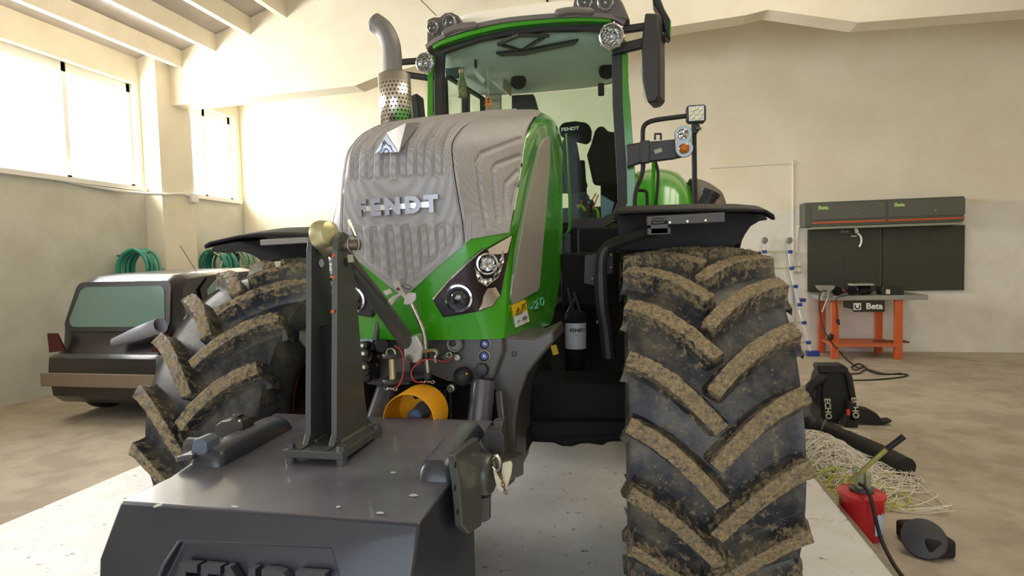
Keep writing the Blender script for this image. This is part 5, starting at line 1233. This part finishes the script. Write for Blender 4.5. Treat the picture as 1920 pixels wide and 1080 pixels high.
for u in (-.001, -.0865): MB().lathe([(.0135, 0), (.0135, .0012)], (u-.001, c.y, c.z), (1, 0, 0), 20).build('plate_hole', M_ink if u > -.05 else M_letter, tp_, smooth=False)
b = MB()
for x, y in ((627, 479), (627, 520), (625, 584)): p = f(x, y); b.prism([p+Vector((-.008, -.0015, z)) for z in (-.006, .004)]+[p+Vector((.004, -.0015, z)) for z in (.006, -.003)], (0, .001, 0))
b.build('rust_spot', mat('orange_rust', '#b5582b', .8), tp_, smooth=False)
bp = MB().prism([Vector((-.150, -1.318, 1.022)), Vector((.045, -1.318, 1.022)), Vector((.052, -1.06, 1.026)), Vector((-.158, -1.06, 1.026))], (0, 0, .024)).build('tower_base', M_grey, FWt, bevel=.003, smooth=False)
for u, v in ((-.135, -1.30), (.032, -1.30), (.04, -1.085), (-.14, -1.085)):
    bb = MB(); bb.cyl((u, v, .985), (u, v, 1.03), .016, n=16); bb.build('foot', M_grey, bp)
    MB().lathe([(.014, 0), (.014, .014), (0, .015)], (u, v, 1.046), (0, 0, 1), 6).build('bolt', M_arm, bp)
b = MB()
for u in (-.1, -.012): b.tube(smooth_path([(u+.012, -1.24, 1.05), (u+.013, -1.15, 1.05), (u+.014, -1.08, 1.05)], 3), .006, 6)
b.build('weld_bead', mat('weld', '#6d6456', .5, .3), bp)
# rollers and pin at the tower head
rc = K(616, 440, -1.18); rc.x = -.055
MB().lathe([(.0, -.034), (.036, -.034), (.047, -.026), (.048, -.012), (.040, .02), (.02, .032), (0, .034)], rc, (1, -.25, .1), 32).build('roller', M_zinc, FWt, label='yellowish zinc roller at the tower head')
rc2 = K(617, 463, -1.16); rc2.x = -.052
MB().lathe([(.0, -.032), (.026, -.032), (.032, -.02), (.030, .02), (.02, .03), (0, .03)], rc2, (1, -.2, 0), 28).build('roller', mat('dull_zinc', '#8f866b', .4, .7), FWt)
pc = K(655, 459, -1.16); pin = MB().cyl((-.11, pc.y, pc.z-.006), (.045, pc.y, pc.z), .017, n=20).build('tower_pin', mat('pin_brown', '#7b6f62', .45, .6, n=.5, ns=40, col2='#5b5046'), FWt)
c = Vector((.03, pc.y-.015, pc.z+.002)); MB().tube([c+Vector((.004, .0, 0))+Vector((.022*math.cos(a)*.9, -.004, .026*math.sin(a))) for a in [2*PI*i/24 for i in range(24)]], .0022, 6, closed=True).build('lynch_ring', M_steel, pin)
MB().bar(c+Vector((.01, 0, .022)), c+Vector((-.02, .02, .075)), .006, .008).build('lynch_clip', M_steel, pin)
MB().tube([K(655, 478, -1.14), K(657, 492, -1.14)], .012, 10).build('grease_lump', mat('old_grease', '#b3a983', .6), pin)
# side brackets with hooks
P = [KU(x, y, .415) for x, y in ((838, 852), (884, 820), (890, 850), (890, 985), (866, 1000), (852, 985), (846, 905))]
sp = MB().prism(P, (.022, 0, 0)).build('side_bracket', M_grey, FWt, bevel=.004)
b = MB()
for x, y in ((853, 872), (852, 915), (857, 960)): p = KU(x, y, .438); MB().cyl(p, p+Vector((.002, 0, 0)), .008, n=10).build('bracket_hole', M_ink, sp)
hc_ = K(905, 888, -1.17)
hk = MB().lathe([(.02, -.03), (.058, -.028), (.062, -.018), (.062, .02), (.056, .03), (.02, .032)], hc_, (1, -.12, 0), 32).build('hook_ball_plate', M_grey, FWt)
MB().lathe([(.035, 0), (.03, .05), (.02, .06)], hc_+Vector((-.09, .02, .02)), (1, 0, 0), 20).build('hook_pin', M_steel, hk)
MB().cyl(K(905, 925, -1.15), K(905, 968, -1.13), .026, n=18).build('lower_boss', M_grey, FWt)
M_cream = mat('cream_lock', '#ded7b8', .45, n=.4, ns=18, col2='#c3b98f')
MB().tube([K(930, 868, -1.18)+Vector((.012*math.cos(a), 0, .022*math.sin(a))) for a in [2*PI*i/20 for i in range(20)]], .006, 8, closed=True).build('lock_ring', M_steel, hk)
P = [K(x, y, -1.19) for x, y in ((942, 868), (954, 865), (957, 872), (955, 890), (948, 912), (938, 923), (931, 915), (927, 898), (924, 880), (931, 895), (938, 900))]
MB().prism(P, (.006, .008, 0)).build('lock_plate', M_cream, hk, bevel=.002)
MB().cyl(K(915, 866, -1.17), K(930, 866, -1.18), .014, n=14).build('lock_bolt', M_steel, hk)
b = MB(); pts = [K(x, y, -1.205) for x, y in ((938, 888), (940, 897), (943, 905), (944, 913), (947, 919), (949, 926))]
for i, (p, q) in enumerate(zip(pts, pts[1:])):
    m_ = (p+q)/2; d = (q-p)*.62; s = Vector((.0045, 0, 0)) if i % 2 == 0 else Vector((.001, -.0045, 0))
    b.tube([m_+d*math.cos(a)+s*math.sin(a) for a in [2*PI*k/14 for k in range(14)]], .0016, 5, closed=True)
b.build('chain', M_rust, hk)
def hook(px, v, name, m):
    P = [K(x, y, v) for x, y in px]; return MB().prism(P, (0, .06, 0)).build(name, m, FWt, bevel=.0035, seg=2)
M_hook = mat('hook_black', '#34312f', .45, n=.4, ns=16, col2='#463a30', coat=.2)
h1 = hook([(906, 818), (912, 807), (938, 806), (944, 815), (945, 850), (936, 858), (922, 850), (908, 842), (904, 832)], -1.12, 'quick_hook', M_hook)
MB().prism([K(x, y, -1.10) for x, y in ((920, 806), (926, 799), (923, 790), (943, 790), (942, 808))], (0, .04, 0)).build('hook_latch', M_arm, h1, bevel=.004)
hook([(893, 833), (900, 828), (912, 848), (903, 856), (892, 850)], -1.14, 'hook_lever', M_arm)
hook([(876, 806), (886, 806), (885, 822), (876, 822)], -1.05, 'hook_lug', M_arm)
h2 = hook([(402, 812), (404, 798), (414, 790), (426, 790), (434, 785), (452, 790), (456, 804), (430, 816), (410, 824)], -1.20, 'quick_hook', M_hook)
MB().prism([K(x, y, -1.18) for x, y in ((425, 790), (434, 782), (436, 777), (449, 779), (444, 783), (452, 793))], (0, .03, 0)).build('hook_latch', M_arm, h2, bevel=.003)
MB().ball(K(449, 789, -1.205), .004, 8).build('hook_mark', M_letter, h2)
hook([(356, 858), (362, 826), (366, 823), (376, 823), (386, 830), (388, 848), (376, 860)], -1.36, 'hook_lever', mat('lever_bluegrey', '#5b6475', .35, coat=.2))
hook([(329, 866), (331, 857), (336, 855), (360, 853), (360, 862)], -1.38, 'lock_tab', M_arm)
hook([(384, 842), (384, 834), (392, 830), (398, 836), (398, 848)], -1.33, 'hook_lug', M_steel)
MB().cyl((-.58, -1.2, 1.0), (-.40, -1.2, 1.0), .03, n=16).build('hook_pin', M_arm, FWt)
# ---------------------------------------------------------------- car at the left wall
CRt = thing('car', 'dark hatchback parked by the left wall, seen from behind', 'car', (-5.05, 4.9, ZF))
CU0 = -5.10
profc = [(2.74, .02), (2.62, .12), (2.58, .40), (2.60, .57), (2.72, .60), (2.80, .72), (2.82, .88), (2.97, 1.40), (3.12, 1.50), (3.5, 1.53), (4.3, 1.56), (4.9, 1.48), (5.65, 1.0), (6.6, .88), (6.95, .6), (6.95, .1), (6.2, .0), (3.6, .0)]
rows = []
for i in range(15):
    s = -1+2*i/14; e = max(0, abs(s)-.86)/.14; row = []
    for v, z in profc:
        hw = .86-.17*max(0, (z-.88)/.65)**1.2; c = (4.75-v)*.05*e*e; row.append(Vector((CU0+s*hw, v+c, z-.05*e*e*(z > 1.3))))
    rows.append(row)
b = MB(); b.grid(rows, closed=True); n = len(profc); b.f += [tuple(range(n-1, -1, -1)), tuple(14*n+k for k in range(n))]; b.mi += [0, 0]
cbody = b.build('car_body', M_carpaint, CRt, ang=40)
def rear(u, z): t = (z-.88)/.52; return Vector((CU0+u, 2.82+.15*t-.012, z))
def rr_poly(x0, x1, z0, z1, r=.09, dx=.06):
    out = []
    for cx, cz, a0 in ((x1-r, z0+r, -90), (x1-r-dx, z1-r, 0), (x0+r+dx, z1-r, 90), (x0+r, z0+r, 180)):
        for k in range(5): a = R(a0+90*k/4); out.append((cx+r*math.cos(a), cz+r*math.sin(a)))
    return out
MB().prism([rear(x, z) for x, z in rr_poly(-.74, .74, .86, 1.44, .10)], (0, -.012, 0)).build('window_seal', M_black, cbody, smooth=False)
MB().prism([rear(x, z)+Vector((0, -.013, 0)) for x, z in rr_poly(-.67, .67, .91, 1.38, .10)], (0, -.006, 0)).build('rear_window', M_carglass, cbody, smooth=False)
for s in (-1, 1):
    def side(v, z): hw = .862-.17*max(0, (z-.88)/.65)**1.2; return Vector((CU0+s*(hw+.004), v, z))
    for P in ([(3.35, .98), (4.05, .98), (4.05, 1.42), (3.6, 1.42), (3.4, 1.30)], [(4.12, .98), (5.3, .98), (4.85, 1.34), (4.6, 1.42), (4.12, 1.42)]):
        MB().prism([side(v, z) for v, z in P], (s*.006, 0, 0)).build('side_window', M_carglass, cbody, smooth=False)
    MB().prism([side(v, z)+Vector((0, 0, 0)) for v, z in [(3.25, .94), (5.4, .94), (4.9, 1.44), (3.5, 1.46), (3.3, 1.32)]], (s*.003, 0, 0)).build('window_seal', M_black, cbody, smooth=False)
    MB().prism([Vector((CU0+s*x, 2.70, z)) for x, z in ((.60, .64), (.83, .62), (.84, .85), (.70, .85))], (0, -.02, 0)).build('tail_lamp', mat('tail_red', '#4a1216', .2), cbody)
    for v in (3.35, 6.0):
        w = MB().lathe([(.17, -.1), (.31, -.1), (.33, -.07), (.33, .07), (.31, .1), (.17, .1)], (CU0+s*.76, v, ZF+.33), (1, 0, 0), 28).build('wheel', M_rubber, CRt)
        MB().lathe([(.19, .06*s), (.15, .08*s), (0, .07*s)], (CU0+s*.78, v, ZF+.33), (1, 0, 0), 20).build('wheel_rim', M_alu, w)
MB().span((CU0-.84, 2.56, .24), (CU0+.84, 2.60, .40)).build('bumper_strip', mat('bumper_brown', '#7b6a58', .6), cbody, bevel=.01)
ap = MB().tube(smooth_path([(CU0+.55, 3.5, 1.53), (CU0+.60, 3.2, 1.85)], 3), .004, 6).build('aerial', M_black, cbody)
b = MB(); p, q = K(215, 642, 2.68), K(301, 610, 2.60); p.z = max(p.z, .64); b.tube([p, p.lerp(q, .5), q], [.05, .075, .085], 18, cap=False)
tag(b.build('rolled_tube', mat('tube_grey', '#8f8f9a', .5), solid=.006), 'grey rolled tube with a dark open end lying on the rear bumper of the car', 'tube')
# ---------------------------------------------------------------- hose coils on the left wall
def coil(c, r, w, turns, m, label, seed):
    rnd = random.Random(seed); c = Vector(c); pts = []
    for i in range(turns*26+1):
        a = 2*PI*i/26; t = i/(turns*26); rr_ = r*(1+.05*math.sin(t*9+seed)+.02*rnd.uniform(-1, 1)*.4)
        pts.append(c+Vector((rr_*math.cos(a)*.9+.03*math.sin(a*.37+seed), (t-.5)*w+.035*math.sin(a+seed), rr_*math.sin(a)*1.12)))
    return tag(MB().tube(pts, .024, 7).build('hose_coil', m), label, 'hose', 'hose coils on the left wall')
coil((UL+.42, 5.05, 1.57), .27, .34, 11, M_hose, 'coil of green hose hanging left of the column', 1)
coil((UL+.36, 6.95, 1.60), .26, .42, 12, M_hose, 'coil of green hose hanging just right of the column', 2)
coil((UL+.36, 7.62, 1.60), .27, .40, 12, M_hose2, 'coil of pale green hose hanging nearest the corner', 5)
for i, v in enumerate((5.05, 6.95, 7.62)):
    b = MB(); b.cyl((UL, v, 1.80), (UL+.66, v, 1.84), .012, n=8); o = b.build('wall_hook', M_rust)
    tag(o, ['rusty wall peg inside the hose coil left of the column', 'rusty wall peg inside the hose coil right of the column', 'rusty wall peg inside the pale hose coil at the corner'][i], 'hook')
b = MB(); c = Vector((UL+.55, 6.7, 1.80)); b.tube(smooth_path([c+Vector((0, -.10, .05)), c, c+Vector((.02, .1, -.02)), c+Vector((.04, .06, -.14)), c+Vector((.03, 0, -.22))], 5), .014, 7); b.tube(smooth_path([c, c+Vector((0, .14, .02)), c+Vector((.0, .22, -.02))], 4), .012, 7)
tag(b.build('tie_string', mat('string_cream', '#d8d6b8', .7)), 'cream string tied round the green hose coil beside the mudguard', 'string')
# ---------------------------------------------------------------- backpack blower
BV = 3.55
BL = thing('backpack_blower', 'black backpack leaf blower standing on the floor behind the right tyre', 'leaf blower', (2.88, BV, ZF))
def BP(px, v=BV): return [K(x, y, v) for x, y in px]
M_bl = mat('blower_black', '#1d1a18', .6, n=.3, ns=10, col2='#2a2623', bump=.2, bs=60)
pk = MB().prism(BP([(1536, 700), (1548, 692), (1588, 690), (1600, 704), (1606, 735), (1608, 770), (1604, 792), (1530, 792), (1526, 760), (1530, 725)]), (0, .26, 0)).build('pack_body', M_bl, BL, bevel=.045, seg=4)
MB().prism(BP([(1532, 688), (1534, 684), (1582, 684), (1592, 692), (1590, 700), (1536, 700)], BV-.04), (0, .16, 0)).build('top_handle', M_black, BL, bevel=.02, seg=3)
for px in ([(1544, 702), (1552, 700), (1556, 740), (1558, 785), (1546, 785), (1542, 745)], [(1586, 702), (1594, 706), (1606, 745), (1608, 800), (1602, 806), (1594, 745)]):
    st = MB().prism(BP(px, BV-.05), (0, .05, 0)).build('shoulder_strap', mat('strap_black', '#24201e', .8), BL, bevel=.012)
    q = px[3]; 
for x, y in ((1552, 766), (1603, 764)):
    vs, fs = text_mesh('ECHO', .078, .001, basis(K(x, y, BV-.062), (.08, 0, -1), (1, 0, .08)), .002, shear=.1); MB().add(vs, fs).build('lettering', mat('echo_letter', '#cfc6a8', .6), BL, smooth=False)
MB().tube(smooth_path(BP([(1546, 706), (1530, 716), (1517, 730), (1516, 748), (1524, 760)], BV-.02), 5), .05, 12).build('air_intake', M_bl, BL)
MB().prism(BP([(1596, 752), (1608, 764), (1630, 768), (1645, 776), (1656, 789), (1674, 788), (1672, 793), (1656, 797), (1640, 796), (1600, 792)], BV+.02), (0, .12, 0)).build('hip_pad', mat('strap_black', '#24201e'), BL, bevel=.03, seg=3)
MB().prism(BP([(1586, 783), (1600, 790), (1610, 792), (1608, 806), (1600, 804), (1584, 800)], BV-.08), (0, .03, 0)).build('buckle', M_black, BL, bevel=.006)
b = MB(); b.tube(smooth_path(BP([(1595, 754), (1592, 762), (1586, 778), (1578, 795)], BV-.12), 4), [.045, .045, .043, .04, .038, .036, .034, .034, .034, .034, .034, .034, .034], 12); cg = b.build('control_grip', M_black, BL)
MB().prism(BP([(1588, 769), (1594, 768), (1594, 779), (1588, 779)], BV-.17), (0, .03, 0)).build('trigger', mat('trigger_red', '#e2452a', .4), cg, bevel=.004)
pt = smooth_path([KZ(1522, 772, .02), KZ(1516, 790, -.02), KZ(1535, 800, -.08), KZ(1562, 812, -.115), KZ(1600, 828, -.125), KZ(1650, 850, -.13), KZ(1700, 876, -.13)], 6)
rr = [.085]*len(pt)
for i in range(15): rr[i] = .082+(.008 if i % 2 else 0)
for i in range(20, len(pt)): rr[i] = .076
MB().tube(pt, rr, 16).build('blower_tube', M_bl, BL)
MB().tube([pt[13], pt[14]], .094, 16).build('tube_clamp', mat('strap_grey', '#4a4640', .6), BL)
# ---------------------------------------------------------------- twine heap
rnd = random.Random(11)
def heap(n, c, sx, sy, h, r, m, name, label, cat, green=False):
    b = MB(); c = Vector(c)
    for q in range(n):
        p = c+Vector((rnd.gauss(0, sx), rnd.gauss(0, sy), 0)); d = rnd.uniform(0, 2*PI); pts = []; R0 = rnd.uniform(.05, .22); turn = rnd.choice((-1, 1))*rnd.uniform(.12, .5)
        zz = rnd.uniform(0, 1)
        for i in range(18):
            dd = math.hypot((p.x-c.x)/(sx*2.4), (p.y-c.y)/(sy*2.4)); hh = max(.0, 1-dd*dd)*h
            pts.append(Vector((p.x, p.y, ZF+.008+hh*zz+.02*math.sin(i*.7+q)+.02))); d += turn*rnd.uniform(.2, 1.4); p = p+Vector((math.cos(d), math.sin(d)*1.1, 0))*R0*.35
            p.x = min(p.x, 3.0); p.y = max(p.y, 1.45)
            if p.x < 2.15: p.x = 2.15+rnd.uniform(0, .05)
        b.tube(smooth_path(pts, 2), r, 4, cap=False)
    o = b.build(name, m); tag(o, label, cat); o['kind'] = 'stuff'; return o
heap(420, (2.46, 2.45, 0), .12, .30, .15, .0032, M_twine, 'twine_heap', 'tangled heap of white baling twine on the floor beside the platform', 'twine')
heap(30, (2.36, 1.75, 0), .06, .22, .10, .0035, M_twine2, 'twine_heap', 'yellow-green strands of twine under the white heap next to the grease pump', 'twine')
# ---------------------------------------------------------------- grease pump
gc_ = KZ(1600, 926, .06); 
if gc_.x < 2.262: gc_.x = 2.262
GP = thing('grease_pump', 'red bucket grease pump with a lever and black hose beside the platform edge', 'grease pump', (gc_.x, gc_.y, ZF))
g0 = Vector((gc_.x, gc_.y, ZF)); br = .128
bk = MB().lathe([(br*.86, 0), (br*.90, .01), (br*.99, .25), (br*1.05, .255), (br*1.05, .275), (br*.8, .285), (0, .287)], g0, (0, 0, 1), 40).build('bucket', M_red, GP)
b = MB(); b.add([g0+Vector((math.cos(a)*(br*.957+.001), math.sin(a)*(br*.957+.001), z)) for a in (R(-75), R(-62), R(-50), R(-36)) for z in (.05, .19)], [(0, 2, 3, 1), (2, 4, 5, 3), (4, 6, 7, 5)]); b.build('bucket_label', mat('label_paleblue', '#b7cfe0', .5, n=.7, ns=20, col2='#e9e9e4'), bk)
t0 = g0+Vector((0, 0, .287))
MB().lathe([(.07, 0), (.07, .012), (.045, .02)], t0, (0, 0, 1), 24).build('pump_flange', M_arm, GP)
b = MB(); b.box(t0+Vector((-.02, 0, .07)), (.035, .06, .13)); b.box(t0+Vector((.03, 0, .06)), (.03, .05, .11)); b.build('pump_head', mat('zinc_green', '#a9b59a', .35, .7), GP, bevel=.004)
l0, l1, l2 = K(1591, 905, g0.y-.02), K(1663, 842, g0.y-.05), K(1695, 818, g0.y-.06)
lv = MB().bar(l0, l1, .022, .022, (0, 1, 0)).build('lever', mat('zinc_lever', '#bdb870', .35, .75), GP, bevel=.003)
MB().tube([l1.lerp(l2, -.02), l2], [.017, .018], 12).build('lever_grip', M_rubber, lv)
MB().tube(smooth_path([K(x, y, g0.y-.06) for x, y in ((1604, 895), (1599, 882), (1602, 874), (1612, 880), (1611, 894))], 4), .004, 6).build('wire_bail', M_steel, GP)
MB().tube(smooth_path([K(1612, 908, g0.y-.05), K(1622, 914, g0.y-.12), K(1632, 932, g0.y-.17), K(1640, 965, g0.y-.2), K(1652, 1010, g0.y-.24), (KZ(1672, 1052, -.16)), KZ(1695, 1085, -.18)], 5), .011, 8).build('grease_hose', M_rubber, GP)
c = Vector((g0.x+.24, g0.y-.18, ZF)); tag(MB().lathe([(.0, 0), (.10, 0), (.115, .012), (.11, .03), (.06, .04), (0, .045)], c+Vector((.02, -.02, .09)), (-.35, -.75, .55), 32).build('pot_lid', mat('lid_grey', '#3d3b3b', .5)), 'dark grey round lid leaning beside the red bucket', 'lid')
tag(MB().box(c+Vector((.06, .06, .06)), (.16, .30, .11), Matrix.Rotation(R(12), 3, 'Z')).build('shade_block', mat('block_dark', '#231d17', .85), bevel=.02), 'dark block standing for the shade behind the round lid by the red bucket', 'block')  # dark block added for the patch of shade beside the bucket
